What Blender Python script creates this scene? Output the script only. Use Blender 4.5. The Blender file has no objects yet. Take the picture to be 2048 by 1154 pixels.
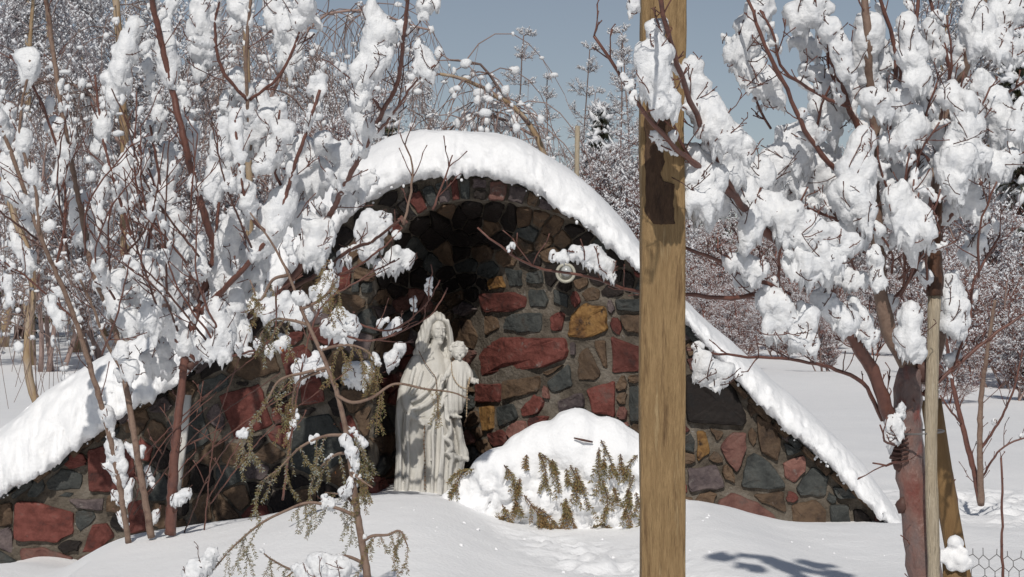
import bpy, math, random
import numpy as np
from mathutils import Vector, Matrix

# ------------------------------------------------------------------ camera, sky, sun, exposure
S = bpy.context.scene
F = 3964.0                      # focal length in photograph pixels
CZ = 1.5
cam = bpy.data.cameras.new('camera'); camo = bpy.data.objects.new('camera', cam)
S.collection.objects.link(camo); S.camera = camo
camo.location = (0, 0, CZ); camo.rotation_euler = (math.radians(90), 0, 0)
cam.sensor_width = 36; cam.lens = 36 * F / 2048
cam.clip_start = 0.1; cam.clip_end = 2000
SUN_EL, SUN_T = math.radians(43), 0.11          # sun behind the camera, a little to the left
sun_dir = Vector((-SUN_T, -1, 0)).normalized() * math.cos(SUN_EL) + Vector((0, 0, math.sin(SUN_EL)))
W = bpy.data.worlds.new('World'); S.world = W; W.use_nodes = True
nt = W.node_tree; nt.nodes.clear()
sky = nt.nodes.new('ShaderNodeTexSky'); sky.sky_type = 'NISHITA'; sky.sun_disc = False
sky.sun_elevation = SUN_EL; sky.sun_rotation = math.atan2(sun_dir.x, sun_dir.y)
sky.altitude = 1500; sky.air_density = 1.0; sky.dust_density = 0.6; sky.ozone_density = 2.0
bgn = nt.nodes.new('ShaderNodeBackground'); bgn.inputs[1].default_value = 0.050
wo = nt.nodes.new('ShaderNodeOutputWorld')
hs = nt.nodes.new('ShaderNodeHueSaturation'); hs.inputs['Saturation'].default_value = 0.62
nt.links.new(sky.outputs[0], hs.inputs['Color']); nt.links.new(hs.outputs[0], bgn.inputs[0]); nt.links.new(bgn.outputs[0], wo.inputs[0])
sl = bpy.data.lights.new('sun', 'SUN'); sl.energy = 2.7; sl.angle = math.radians(0.53); sl.color = (1, 0.955, 0.89)
so = bpy.data.objects.new('sun', sl); S.collection.objects.link(so)
so.rotation_euler = (-sun_dir).to_track_quat('-Z', 'Y').to_euler(); so.location = (-3, -10, 12)
S.view_settings.view_transform = 'Standard'; S.view_settings.look = 'None'
S.view_settings.gamma = 1; S.view_settings.use_curve_mapping = False; S.view_settings.exposure = 0.05
S.render.engine = 'CYCLES'
S.cycles.max_bounces = 8; S.cycles.diffuse_bounces = 5

# ------------------------------------------------------------------ helpers
def P(px, py, Y):
    return np.array(((px - 1024) / F * Y, Y, CZ - (py - 577) / F * Y))
def pxs(Y): return Y / F        # metres per photograph pixel at distance Y

def _h(i, j, k, s):
    n = (i * 374761393 + j * 668265263 + k * 2147483647 + s * 974711) & 0xffffffff
    n = ((n ^ (n >> 13)) * 1274126177) & 0xffffffff
    n = ((n ^ (n >> 16)) * 2246822519) & 0xffffffff
    return ((n ^ (n >> 15)) & 0xffff) / 32767.5 - 1.0
def vnoise(p, s=0):
    p = np.asarray(p, float); i = np.floor(p).astype(np.int64); f = p - i
    f = f * f * f * (f * (f * 6 - 15) + 10)
    r = 0
    for a in (0, 1):
        for b in (0, 1):
            for c in (0, 1):
                w = (f[:, 0] if a else 1 - f[:, 0]) * (f[:, 1] if b else 1 - f[:, 1]) * (f[:, 2] if c else 1 - f[:, 2])
                r = r + w * _h(i[:, 0] + a, i[:, 1] + b, i[:, 2] + c, s)
    return r
def fbm(p, o=3, s=0):
    r = 0; a = 1.0; q = np.asarray(p, float)
    for k in range(o):
        r = r + a * vnoise(q, s + k); a *= 0.5; q = q * 2.03
    return r

class MB:
    def __init__(s): s.v = []; s.f = []; s.n = 0; s.m = []
    def add(s, v, f, mi=0):
        s.v.append(np.asarray(v, float)); s.f.extend([tuple(int(x) + s.n for x in q) for q in f]); s.m.extend([mi] * len(f)); s.n += len(v)
    def tube(s, pts, rad, sides=5, cap=True, mi=0, flat=1.0):
        pts = np.asarray(pts, float); n = len(pts)
        if n < 2: return
        t = np.gradient(pts, axis=0); t /= np.linalg.norm(t, axis=1)[:, None] + 1e-12
        ref = np.array((0, 1.0, 0)) if abs(t[0][1]) < 0.9 else np.array((1.0, 0, 0))
        u = np.cross(t, ref); u /= np.linalg.norm(u, axis=1)[:, None] + 1e-12
        w = np.cross(t, u)
        rad = np.broadcast_to(np.asarray(rad, float), (n,))
        a = np.arange(sides) * 2 * math.pi / sides
        ring = pts[:, None, :] + rad[:, None, None] * (np.cos(a)[None, :, None] * u[:, None, :] + flat * np.sin(a)[None, :, None] * w[:, None, :])
        f = []
        for i in range(n - 1):
            for k in range(sides):
                k2 = (k + 1) % sides
                f.append((i * sides + k, i * sides + k2, (i + 1) * sides + k2, (i + 1) * sides + k))
        if cap:
            f.append(tuple(range(sides))[::-1]); f.append(tuple((n - 1) * sides + k for k in range(sides)))
        s.add(ring.reshape(-1, 3), f, mi)
    def box(s, c, d, mi=0):
        c = np.array(c); d = np.array(d) / 2
        v = [c + d * np.array(q) for q in ((-1,-1,-1),(1,-1,-1),(1,1,-1),(-1,1,-1),(-1,-1,1),(1,-1,1),(1,1,1),(-1,1,1))]
        s.add(v, [(0,3,2,1),(4,5,6,7),(0,1,5,4),(1,2,6,5),(2,3,7,6),(3,0,4,7)], mi)
    def build(s, name, mats, parent=None, smooth=True):
        me = bpy.data.meshes.new(name)
        v = np.concatenate(s.v) if s.v else np.zeros((0, 3))
        me.from_pydata(v.tolist(), [], s.f)
        if not isinstance(mats, (list, tuple)): mats = [mats]
        for m in mats: me.materials.append(m)
        if len(mats) > 1: me.polygons.foreach_set('material_index', s.m)
        me.polygons.foreach_set('use_smooth', [smooth] * len(me.polygons))
        me.update()
        return link(name, me, parent)
def link(name, me, parent=None):
    o = bpy.data.objects.new(name, me); S.collection.objects.link(o)
    if parent is not None: o.parent = parent; o.matrix_parent_inverse = Matrix.Identity(4); 
    return o
def sub(o, parent):
    """world-space mesh made a child of an empty placed in the world"""
    o.parent = parent; return o
def tag(o, label=None, cat=None, group=None, kind=None):
    if label: o['label'] = label
    if cat: o['category'] = cat
    if group: o['group'] = group
    if kind: o['kind'] = kind
    return o
def empty(name, label, cat, group=None, loc=(0, 0, 0)):
    o = bpy.data.objects.new(name, None); S.collection.objects.link(o); o.empty_display_size = 0.2
    o.location = loc
    return tag(o, label, cat, group)
def rebase(root, loc):
    """move an empty to the base of its thing, parts staying where they are"""
    root.location = loc
    for c in root.children:
        c.matrix_parent_inverse = Matrix.Translation(-Vector(loc))

def smooth_path(pts, step=0.03, jit=0.0, rng=None):
    pts = np.asarray(pts, float)
    if len(pts) == 2: pts = np.array((pts[0], (pts[0] + pts[1]) / 2, pts[1]))
    q = np.vstack((2 * pts[0] - pts[1], pts, 2 * pts[-1] - pts[-2])); out = []
    for i in range(1, len(q) - 2):
        L = np.linalg.norm(q[i + 1][:3] - q[i][:3]); n = max(2, int(L / step))
        for k in range(n):
            t = k / n
            out.append(0.5 * ((2 * q[i]) + (-q[i - 1] + q[i + 1]) * t + (2 * q[i - 1] - 5 * q[i] + 4 * q[i + 1] - q[i + 2]) * t * t + (-q[i - 1] + 3 * q[i] - 3 * q[i + 1] + q[i + 2]) * t ** 3))
    out.append(q[-2]); out = np.array(out)
    if jit and rng is not None:
        nn = np.array([[rng.uniform(-jit, jit) for _ in range(3)] for _ in out]); out[1:-1, :3] += nn[1:-1]
    return out

_ico = None
def ico():
    global _ico
    if _ico is None:
        import bmesh
        bm = bmesh.new(); bmesh.ops.create_icosphere(bm, subdivisions=2, radius=1)
        _ico = (np.array([v.co[:] for v in bm.verts]), [tuple(v.index for v in f.verts) for f in bm.faces]); bm.free()
    return _ico

WORK = bpy.data.scenes.new('work')
def voxel(mb, size, smooth_it=2):
    """fuse overlapping closed shapes; returns verts, normals, faces"""
    me = bpy.data.meshes.new('tmp'); me.from_pydata(np.concatenate(mb.v).tolist(), [], mb.f)
    o = bpy.data.objects.new('tmp', me); WORK.collection.objects.link(o)
    m = o.modifiers.new('r', 'REMESH'); m.mode = 'VOXEL'; m.voxel_size = size
    if smooth_it:
        k = o.modifiers.new('s', 'SMOOTH'); k.factor = 0.5; k.iterations = smooth_it
    WORK.view_layers[0].update(); dg = WORK.view_layers[0].depsgraph; ev = o.evaluated_get(dg)
    r = bpy.data.meshes.new_from_object(ev)
    bpy.data.objects.remove(o); bpy.data.meshes.remove(me)
    return r
def vget(me):
    v = np.empty(len(me.vertices) * 3); me.vertices.foreach_get('co', v)
    n = np.empty(len(me.vertices) * 3); me.vertices.foreach_get('normal', n)
    return v.reshape(-1, 3), n.reshape(-1, 3)
def vset(me, v, mat):
    me.vertices.foreach_set('co', v.ravel()); me.materials.clear(); me.materials.append(mat)
    me.polygons.foreach_set('use_smooth', [True] * len(me.polygons)); me.update()

def blob_mesh(sph, vox, mat, name='snow_clump', parent=None, amp=0.25, freq=None, seed=0, smooth_it=5, stringy=0.0):
    """sph: list of (x,y,z,rx,ry,rz); overlapping ones fuse to one lump with a torn skin, separate lumps are separate objects"""
    left = list(range(len(sph))); A_ = np.array(sph, float); res = None
    while left:
        grp = [left.pop(0)]; st = list(grp)
        while st:
            i = st.pop()
            for j in list(left):
                if np.linalg.norm(A_[i, :3] - A_[j, :3]) < 0.85 * (A_[i, 3:].mean() + A_[j, 3:].mean()) - vox:
                    left.remove(j); grp.append(j); st.append(j)
        o = _blob(A_[grp], vox, mat, name, parent, amp, freq, seed + len(left), smooth_it, stringy)
        if res is None: res = o
    return res
def _blob(A_, vox, mat, name, parent, amp, freq, seed, smooth_it, stringy):
    R = float(A_[:, 3].mean()); rk = random.Random(seed)
    if len(A_) <= 3:
        ex = []
        for q in A_:
            for _ in range(4):
                a = rk.uniform(0, 6.28); f_ = rk.uniform(.35, .7); ex.append((q[0] + math.cos(a) * q[3] * .8, q[1] + rk.uniform(-.3, .3) * q[3], q[2] + math.sin(a) * q[3] * .8, q[3] * f_, q[3] * f_, q[3] * f_))
        A_ = np.vstack((A_ * np.array((1, 1, 1, .8, .7, .7)), np.array(ex)))
    if R < vox * 1.2: return None
    iv, fc = ico(); mb = MB()
    for s in A_: mb.add(iv * s[3:6] + s[0:3], fc)
    me = voxel(mb, min(vox, R * 0.35), smooth_it); me.name = name
    if len(me.vertices) == 0: return None
    v, n = vget(me)
    fr = freq or 1.0 / R
    d = (0.9 * vnoise(v * fr * 0.8, seed) + 0.36 * vnoise(v * np.array((2.4, 2.4, 1.3)) * fr, seed + 1)) * amp * R
    d += 0.22 * fbm(v * np.array((6, 6, 3.0)) * fr, 3, seed + 2) * amp * R
    if stringy:
        down = np.clip(0.25 - n[:, 2], 0, 1); q = v * np.array((fr * 4.2, fr * 4.2, fr * 0.7))
        d += down * fbm(q, 3, seed + 5) * stringy * R * 0.22
        pull = down * np.clip(fbm(v * np.array((fr * 2.6, fr * 2.6, 0.3)), 2, seed + 7), 0, 1) * stringy * R * 2.3
        v = v + np.stack((0 * d, 0 * d, -pull), 1)
    vset(me, v + n * d[:, None], mat)
    return link(name, me, parent)

# ------------------------------------------------------------------ materials
def mat(name, base, rough=0.8, vary=None, scale=8.0, bump=0.0, bscale=60.0, stretch=(1, 1, 1), obj_rand=0.0, detail=5, spec=0.3, patches=None, bdist=0.01, sss=0):
    m = bpy.data.materials.new(name); m.use_nodes = True; t = m.node_tree; N = t.nodes; L = t.links
    b = N['Principled BSDF']; b.inputs['Roughness'].default_value = rough; b.inputs['Specular IOR Level'].default_value = spec
    tc = N.new('ShaderNodeTexCoord'); mp = N.new('ShaderNodeMapping'); mp.inputs['Scale'].default_value = stretch
    L.new(tc.outputs['Object'], mp.inputs['Vector']); vec = mp.outputs[0]
    if obj_rand:
        oi = N.new('ShaderNodeObjectInfo'); ad = N.new('ShaderNodeVectorMath'); ad.operation = 'ADD'
        ml = N.new('ShaderNodeMath'); ml.operation = 'MULTIPLY'; ml.inputs[1].default_value = 37.0
        L.new(oi.outputs['Random'], ml.inputs[0]); L.new(vec, ad.inputs[0]); L.new(ml.outputs[0], ad.inputs[1]); vec = ad.outputs[0]
    col = None
    if vary:
        nz = N.new('ShaderNodeTexNoise'); nz.inputs['Scale'].default_value = scale; nz.inputs['Detail'].default_value = detail; nz.inputs['Roughness'].default_value = 0.65
        L.new(vec, nz.inputs['Vector'])
        cr = N.new('ShaderNodeValToRGB'); e = cr.color_ramp.elements
        cols = [base] + list(vary); n = len(cols)
        e[0].position = 0.3; e[0].color = (*cols[0], 1); e[1].position = 0.7; e[1].color = (*cols[-1], 1)
        for i in range(1, n - 1):
            q = e.new(0.3 + 0.4 * i / (n - 1)); q.color = (*cols[i], 1)
        L.new(nz.outputs['Fac'], cr.inputs[0]); col = cr.outputs[0]
        if obj_rand:
            hv = N.new('ShaderNodeHueSaturation'); mr = N.new('ShaderNodeMapRange')
            mr.inputs[3].default_value = 1 - obj_rand; mr.inputs[4].default_value = 1 + obj_rand
            L.new(oi.outputs['Random'], mr.inputs[0]); L.new(mr.outputs[0], hv.inputs['Value']); L.new(col, hv.inputs['Color']); col = hv.outputs[0]
        if patches:
            pc, lo, hi, ps = patches
            n2 = N.new('ShaderNodeTexNoise'); n2.inputs['Scale'].default_value = ps; n2.inputs['Detail'].default_value = 8; n2.inputs['Roughness'].default_value = 0.7
            L.new(vec, n2.inputs['Vector'])
            m2 = N.new('ShaderNodeMapRange'); m2.inputs[1].default_value = lo; m2.inputs[2].default_value = hi; L.new(n2.outputs['Fac'], m2.inputs[0])
            mx = N.new('ShaderNodeMix'); mx.data_type = 'RGBA'; L.new(m2.outputs[0], mx.inputs[0]); L.new(col, mx.inputs[6]); mx.inputs[7].default_value = (*pc, 1); col = mx.outputs[2]
        L.new(col, b.inputs['Base Color'])
    else: b.inputs['Base Color'].default_value = (*base, 1)
    if bump:
        nb = N.new('ShaderNodeTexNoise'); nb.inputs['Scale'].default_value = bscale; nb.inputs['Detail'].default_value = 6
        L.new(vec, nb.inputs['Vector']); bp = N.new('ShaderNodeBump'); bp.inputs['Strength'].default_value = bump; bp.inputs['Distance'].default_value = bdist
        L.new(nb.outputs['Fac'], bp.inputs['Height']); L.new(bp.outputs[0], b.inputs['Normal'])
    if sss:
        b.inputs['Subsurface Weight'].default_value = sss; b.inputs['Subsurface Scale'].default_value = 0.03
    return m
M = {}
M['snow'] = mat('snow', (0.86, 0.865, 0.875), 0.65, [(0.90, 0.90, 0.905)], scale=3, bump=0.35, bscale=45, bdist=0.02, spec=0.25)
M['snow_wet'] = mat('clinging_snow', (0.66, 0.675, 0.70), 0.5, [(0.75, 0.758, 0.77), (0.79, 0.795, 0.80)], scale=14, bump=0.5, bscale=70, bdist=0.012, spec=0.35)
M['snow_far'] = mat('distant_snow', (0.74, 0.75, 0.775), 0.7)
M['twig'] = mat('red_brown_twig', (0.095, 0.036, 0.027), 0.5, [(0.15, 0.062, 0.044), (0.075, 0.033, 0.029)], scale=20, spec=0.5)
M['twig_grey'] = mat('grey_brown_stem', (0.15, 0.095, 0.07), 0.6, [(0.24, 0.165, 0.125), (0.11, 0.062, 0.048)], scale=14, bump=0.3, bscale=90)
M['twig_dark'] = mat('dark_twig', (0.07, 0.035, 0.03), 0.6, [(0.13, 0.07, 0.055)], scale=20)
M['bark_red'] = mat('red_bark', (0.17, 0.055, 0.042), 0.42, [(0.20, 0.11, 0.09), (0.17, 0.12, 0.11), (0.22, 0.065, 0.05)], scale=7, bump=1.0, bscale=34, bdist=0.012, spec=0.45, stretch=(1.3, 1.3, 0.8), detail=9, patches=((0.05, 0.022, 0.018), 0.64, 0.72, 11))
M['mortar'] = mat('mortar', (0.055, 0.044, 0.034), 0.95, [(0.12, 0.10, 0.078), (0.21, 0.185, 0.155)], scale=6, bump=0.9, bscale=55, bdist=0.015, patches=((0.50, 0.49, 0.48), 0.63, 0.74, 9))
def stone(name, a, b, c, pt=None): return mat(name, a, 0.78, [b, c], scale=11, bump=0.7, bscale=38, bdist=0.01, obj_rand=0.22, patches=pt or ((0.30, 0.27, 0.24), 0.66, 0.8, 14), spec=0.35)
def stone4(name, cols, pt=None): return mat(name, cols[0], 0.8, cols[1:], scale=9, bump=1.0, bscale=30, bdist=0.014, obj_rand=0.28, detail=10, patches=pt or ((0.22, 0.20, 0.18), 0.62, 0.74, 11), spec=0.35)
M['stone_red'] = stone4('red_granite', [(0.042, 0.018, 0.016), (0.10, 0.028, 0.021), (0.15, 0.046, 0.036), (0.11, 0.060, 0.050)])
M['stone_pink'] = stone4('pink_granite', [(0.06, 0.03, 0.026), (0.14, 0.062, 0.05), (0.18, 0.088, 0.07), (0.12, 0.08, 0.068)])
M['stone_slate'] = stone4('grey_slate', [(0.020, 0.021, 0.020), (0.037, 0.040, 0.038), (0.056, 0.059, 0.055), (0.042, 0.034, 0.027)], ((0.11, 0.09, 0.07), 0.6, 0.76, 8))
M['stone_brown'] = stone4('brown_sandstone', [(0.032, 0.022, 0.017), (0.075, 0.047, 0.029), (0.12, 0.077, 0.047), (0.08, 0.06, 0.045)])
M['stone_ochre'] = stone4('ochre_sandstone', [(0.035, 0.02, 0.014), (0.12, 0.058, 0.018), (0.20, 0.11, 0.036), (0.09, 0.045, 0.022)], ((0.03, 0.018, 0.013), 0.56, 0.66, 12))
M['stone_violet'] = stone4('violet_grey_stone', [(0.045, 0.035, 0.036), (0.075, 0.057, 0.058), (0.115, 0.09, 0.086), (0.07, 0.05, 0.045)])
M['stone_dark'] = stone('black_stone', (0.008, 0.006, 0.005), (0.015, 0.010, 0.008), (0.010, 0.009, 0.009), ((0.03, 0.02, 0.015), 0.62, 0.8, 8))  # black stones, and stones that paint shade into the wall
M['plaster'] = mat('cream_statue_stone', (0.47, 0.445, 0.395), 0.6, [(0.59, 0.57, 0.525), (0.63, 0.61, 0.57)], scale=5, stretch=(1.6, 1.6, 0.5), bump=0.2, bscale=60, spec=0.4)
M['post'] = mat('weathered_pine', (0.15, 0.09, 0.038), 0.7, [(0.31, 0.205, 0.10), (0.235, 0.15, 0.07), (0.41, 0.30, 0.165)], scale=5, stretch=(9, 9, 0.8), bump=0.9, bscale=26, bdist=0.01, detail=10, patches=((0.085, 0.045, 0.02), 0.54, 0.66, 2.6))
M['stake'] = mat('pale_stake_wood', (0.26, 0.21, 0.145), 0.75, [(0.46, 0.39, 0.29), (0.40, 0.33, 0.235), (0.54, 0.475, 0.37)], scale=7, stretch=(9, 9, 0.7), bump=0.9, bscale=36, detail=9, patches=((0.12, 0.085, 0.055), 0.64, 0.72, 6))
M['wet_wood'] = mat('wet_dark_wood', (0.045, 0.022, 0.014), 0.45, [(0.12, 0.055, 0.03)], scale=9, stretch=(4, 4, 0.8), bump=0.6, bscale=40)
M['bark_strip'] = mat('dark_wet_bark', (0.035, 0.019, 0.012), 0.75, [(0.075, 0.042, 0.024), (0.05, 0.028, 0.017)], scale=12, stretch=(3, 3, 0.8), bump=1.0, bscale=45, bdist=0.01, patches=((0.20, 0.12, 0.055), 0.64, 0.70, 9))  # dark brown that colours in the shadow on the post
M['brown_wood'] = mat('brown_post_wood', (0.15, 0.085, 0.035), 0.6, [(0.24, 0.145, 0.06)], scale=6, stretch=(6, 6, 0.7), bump=0.4, bscale=40)
M['needle'] = mat('olive_needle', (0.14, 0.12, 0.05), 0.6, [(0.21, 0.17, 0.075), (0.10, 0.10, 0.04)], scale=9)
M['needle_brown'] = mat('brown_needle', (0.18, 0.105, 0.04), 0.6, [(0.25, 0.16, 0.065)], scale=9)
M['needle_frost'] = mat('frosted_needle', (0.16, 0.17, 0.12), 0.6, [(0.42, 0.44, 0.41)], scale=25)
M['birch'] = mat('tan_birch_bark', (0.26, 0.165, 0.09), 0.6, [(0.36, 0.26, 0.16), (0.42, 0.35, 0.28)], scale=10, stretch=(1, 1, 0.35), patches=((0.05, 0.03, 0.02), 0.62, 0.68, 16))
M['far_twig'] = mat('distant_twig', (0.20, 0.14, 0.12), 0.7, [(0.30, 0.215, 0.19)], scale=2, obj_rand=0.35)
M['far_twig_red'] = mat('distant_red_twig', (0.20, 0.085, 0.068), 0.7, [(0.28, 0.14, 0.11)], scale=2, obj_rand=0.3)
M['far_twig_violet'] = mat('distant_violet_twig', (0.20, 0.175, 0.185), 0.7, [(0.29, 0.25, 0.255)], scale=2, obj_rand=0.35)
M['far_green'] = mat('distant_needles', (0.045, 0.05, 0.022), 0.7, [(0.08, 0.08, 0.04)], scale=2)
M['bead'] = mat('brown_bead', (0.16, 0.09, 0.045), 0.4, spec=0.5)
M['bead_pale'] = mat('pale_bead', (0.45, 0.34, 0.22), 0.4, spec=0.5)
M['enamel'] = mat('white_enamel', (0.42, 0.40, 0.33), 0.35, spec=0.6)
M['glass'] = mat('frosted_lamp_glass', (0.42, 0.43, 0.42), 0.2, spec=0.7)
M['wire'] = mat('dull_wire', (0.13, 0.12, 0.115), 0.5, spec=0.6)
M['leaf'] = mat('dead_orange_leaf', (0.36, 0.11, 0.025), 0.6, [(0.25, 0.10, 0.03)], scale=30)

# ------------------------------------------------------------------ ground (snow field)
RX = [(-6, -0.30), (-3.2, -0.10), (-2.79, -0.02), (-2.62, -0.07), (-2.49, -0.075), (-2.3, 0.06), (-2.08, 0.135), (-1.7, 0.19), (-1.37, 0.238), (-1.02, 0.335), (-0.61, 0.356), (-0.42, 0.347),
      (-0.26, 0.293), (-0.07, 0.20), (0.2, 0.155), (0.70, 0.178), (0.84, 0.30), (0.94, 0.347), (1.16, 0.295), (1.46, 0.20), (1.70, 0.176), (2.11, 0.176), (2.45, 0.17), (3.2, 0.13), (6, 0.1)]
def ridge(X): return np.interp(X, [a for a, b in RX], [b for a, b in RX])
def ground_h(X, Y):
    X = np.asarray(X, float); Y = np.asarray(Y, float)
    zr = (ridge(X) + ridge(X - 0.05) + ridge(X + 0.05) + ridge(X - 0.1) + ridge(X + 0.1)) / 5
    base = 0.06
    wl = np.clip((X + 3.0) / 0.9, 0, 1)                       # left edge dips
    front = np.clip((10.8 - Y) / 3.5, 0, 1); front = front * front * (3 - 2 * front)
    low = np.where(X < -2.2, -0.25, base)
    h = zr * (1 - front) + low * front
    back = np.clip((Y - 10.9) / 1.0, 0, 1); h = h - 0.09 * back * back * (3 - 2 * back)
    far = np.clip((Y - 12.6) / 2.0, 0, 1); far = far * far * (3 - 2 * far)
    fh = 0.02 + 0.0 * X
    fh = fh + 0.10 * vnoise(np.stack((X * 0.35, Y * 0.22, 0 * X), 1), 4) * np.clip((Y - 13) / 4, 0, 1)
    fh = fh + 0.004 * np.clip(Y - 25, 0, 200)
    h = h * (1 - far) + fh * far
    q = np.stack((X, Y, 0 * X), 1); near = np.clip(1 - (Y - 20) / 40, 0.1, 1)
    h = h + 0.016 * fbm(q * np.array((1.1, 0.8, 1)), 2, 11) * near + 0.0022 * fbm(q * 9, 3, 12) * near
    tr = np.exp(-((X - 0.25 - (10.2 - Y) * 0.35) / 0.28) ** 2) * np.clip((Y - 8.5) / 1, 0, 1) * np.clip((10.9 - Y) / 0.5, 0, 1)
    h = h + tr * (0.030 * fbm(q * 11, 3, 17) - 0.006)
    pits = np.exp(-((X - 3.3) / 0.7) ** 2 - ((Y - 13.5) / 1.8) ** 2)
    h = h + pits * 0.05 * fbm(q * 7, 3, 19)
    return h
def axis(segs):
    a = []
    for (s, e, st) in segs: a += list(np.arange(s, e, st))
    a.append(segs[-1][1]); return np.array(a)
gx = axis([(-300, -40, 26), (-40, -8, 2.0), (-8, -3.4, 0.2), (-3.4, 4.2, 0.03), (4.2, 8, 0.2), (8, 40, 2.0), (40, 300, 26)])
gy = axis([(-40, 4, 4), (4, 8, 0.15), (8, 15, 0.03), (15, 26, 0.2), (26, 80, 1.5), (80, 700, 40)])
GX, GY = np.meshgrid(gx, gy); gz = ground_h(GX.ravel(), GY.ravel())
nx, ny = len(gx), len(gy)
me = bpy.data.meshes.new('snow_ground')
idx = np.arange(nx * ny).reshape(ny, nx)
fc = np.stack((idx[:-1, :-1], idx[:-1, 1:], idx[1:, 1:], idx[1:, :-1]), -1).reshape(-1, 4)
me.from_pydata(np.stack((GX.ravel(), GY.ravel(), gz), 1).tolist(), [], fc.tolist())
me.materials.append(M['snow']); me.polygons.foreach_set('use_smooth', [True] * len(me.polygons))
tag(link('snow_ground', me), 'smooth white snow drifts covering the ground around the stone grotto', kind='structure')

mb = MB(); rg = random.Random(77); iv_, if_ = ico()
for k in range(70):
    X = rg.gauss(rg.choice((0.0, -0.9, 0.9, 1.5, 2.3)), 0.35); Y = rg.uniform(8.4, 10.6); r_ = rg.choice((0.003, 0.004, 0.006, 0.010))
    v_ = iv_ * r_; v_ = v_ * (1 + 0.35 * vnoise(iv_ * 2.2, k))[:, None]; mb.add(v_ + np.array((X, Y, float(ground_h([X], [Y])[0]) - r_ * 0.1)), if_)
tag(mb.build('fallen_snow_crumbs', M['snow']), 'small crumbs of snow fallen from the branches onto the drift', kind='stuff', cat='snow')

# ------------------------------------------------------------------ stone grotto
WY = 12.0
PROF = [(-400, 1230), (-200, 1120), (0, 1000), (60, 960), (130, 910), (200, 860), (270, 812), (340, 770), (430, 705), (520, 620), (600, 530), (670, 455), (730, 405), (790, 375), (850, 358), (900, 351),
        (960, 352), (1040, 368), (1110, 405), (1170, 450), (1250, 510), (1300, 565), (1370, 645), (1440, 730), (1540, 832), (1640, 918), (1720, 985), (1800, 1060), (1860, 1120), (2000, 1200)]
pX = np.array([(a - 1024) / F * WY for a, b in PROF]); pZ = np.array([CZ - (b - 577) / F * WY for a, b in PROF])
def topz(X):
    e = np.linspace(-0.12, 0.12, 5)
    return sum(np.interp(X + k, pX, pZ) for k in e) / 5
SC = pxs(WY)
ax0 = (940 - 1024) * SC; zs = CZ - (600 - 577) * SC; aL, aR, aH = 192 * SC, 335 * SC, 198 * SC
ND = 0.95
GXP = [((a - 1024) * SC, b) for a, b in [(700, 1.05), (860, 1.02), (920, 0.84), (960, 0.64), (1010, 0.42), (1060, 0.28), (1120, 0.17), (1200, 0.09), (1290, 0.04)]]
def wallY(X, Z):
    u = (X - ax0); u = np.where(u < 0, u / aL, u / aR); v = np.clip((Z - zs) / aH, 0, None)
    r = np.sqrt(u * u + v * v)
    g = sum(np.interp(X + k, [a for a, b in GXP], [b for a, b in GXP]) for k in (-0.06, 0, 0.06)) / 3
    d = np.where(r < 1, g * np.power(np.clip(1 - np.power(np.clip(r, 0, 1), 5.0), 0, 1), 0.6), 0)
    return WY + d
def cast(px, py):
    """photograph point -> point on the wall surface (first crossing)"""
    t = np.arange(WY - 0.02, WY + 1.6, 0.004)
    X = (px - 1024) / F * t; Z = CZ - (py - 577) / F * t
    k = np.argmax(t >= wallY(X, Z)); return np.array((X[k], t[k], Z[k]))
grotto = empty('stone_grotto', 'curved fieldstone grotto wall with an arched niche, capped with snow', 'grotto')
nxw, nzw = 340, 190
xs = np.linspace(pX[1], pX[-1], nxw); ts = np.linspace(0, 1, nzw)
Xg, Tg = np.meshgrid(xs, ts); Zg = -0.35 + (topz(Xg) - 0.0 + 0.35) * Tg
Yg = wallY(Xg, Zg)
q = np.stack((Xg.ravel(), Yg.ravel(), Zg.ravel()), 1)
Yn = Yg.ravel() + 0.010 * fbm(q * 9, 3, 3)
mb = MB(); idx = np.arange(nxw * nzw).reshape(nzw, nxw)
fc = np.stack((idx[:-1, :-1], idx[:-1, 1:], idx[1:, 1:], idx[1:, :-1]), -1).reshape(-1, 4)
mb.add(np.stack((Xg.ravel(), Yn, Zg.ravel()), 1), fc)
topv = np.stack((xs, Yn.reshape(nzw, nxw)[-1], Zg[-1]), 1); bk = topv.copy(); bk[:, 1] = 13.75
bb = bk.copy(); bb[:, 2] = -0.35
mb.add(np.concatenate((topv, bk, bb)), [(i, i + 1, nxw + i + 1, nxw + i) for i in range(nxw - 1)] + [(nxw + i, nxw + i + 1, 2 * nxw + i + 1, 2 * nxw + i) for i in range(nxw - 1)])
mb.build('wall', M['mortar'], grotto)

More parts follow.
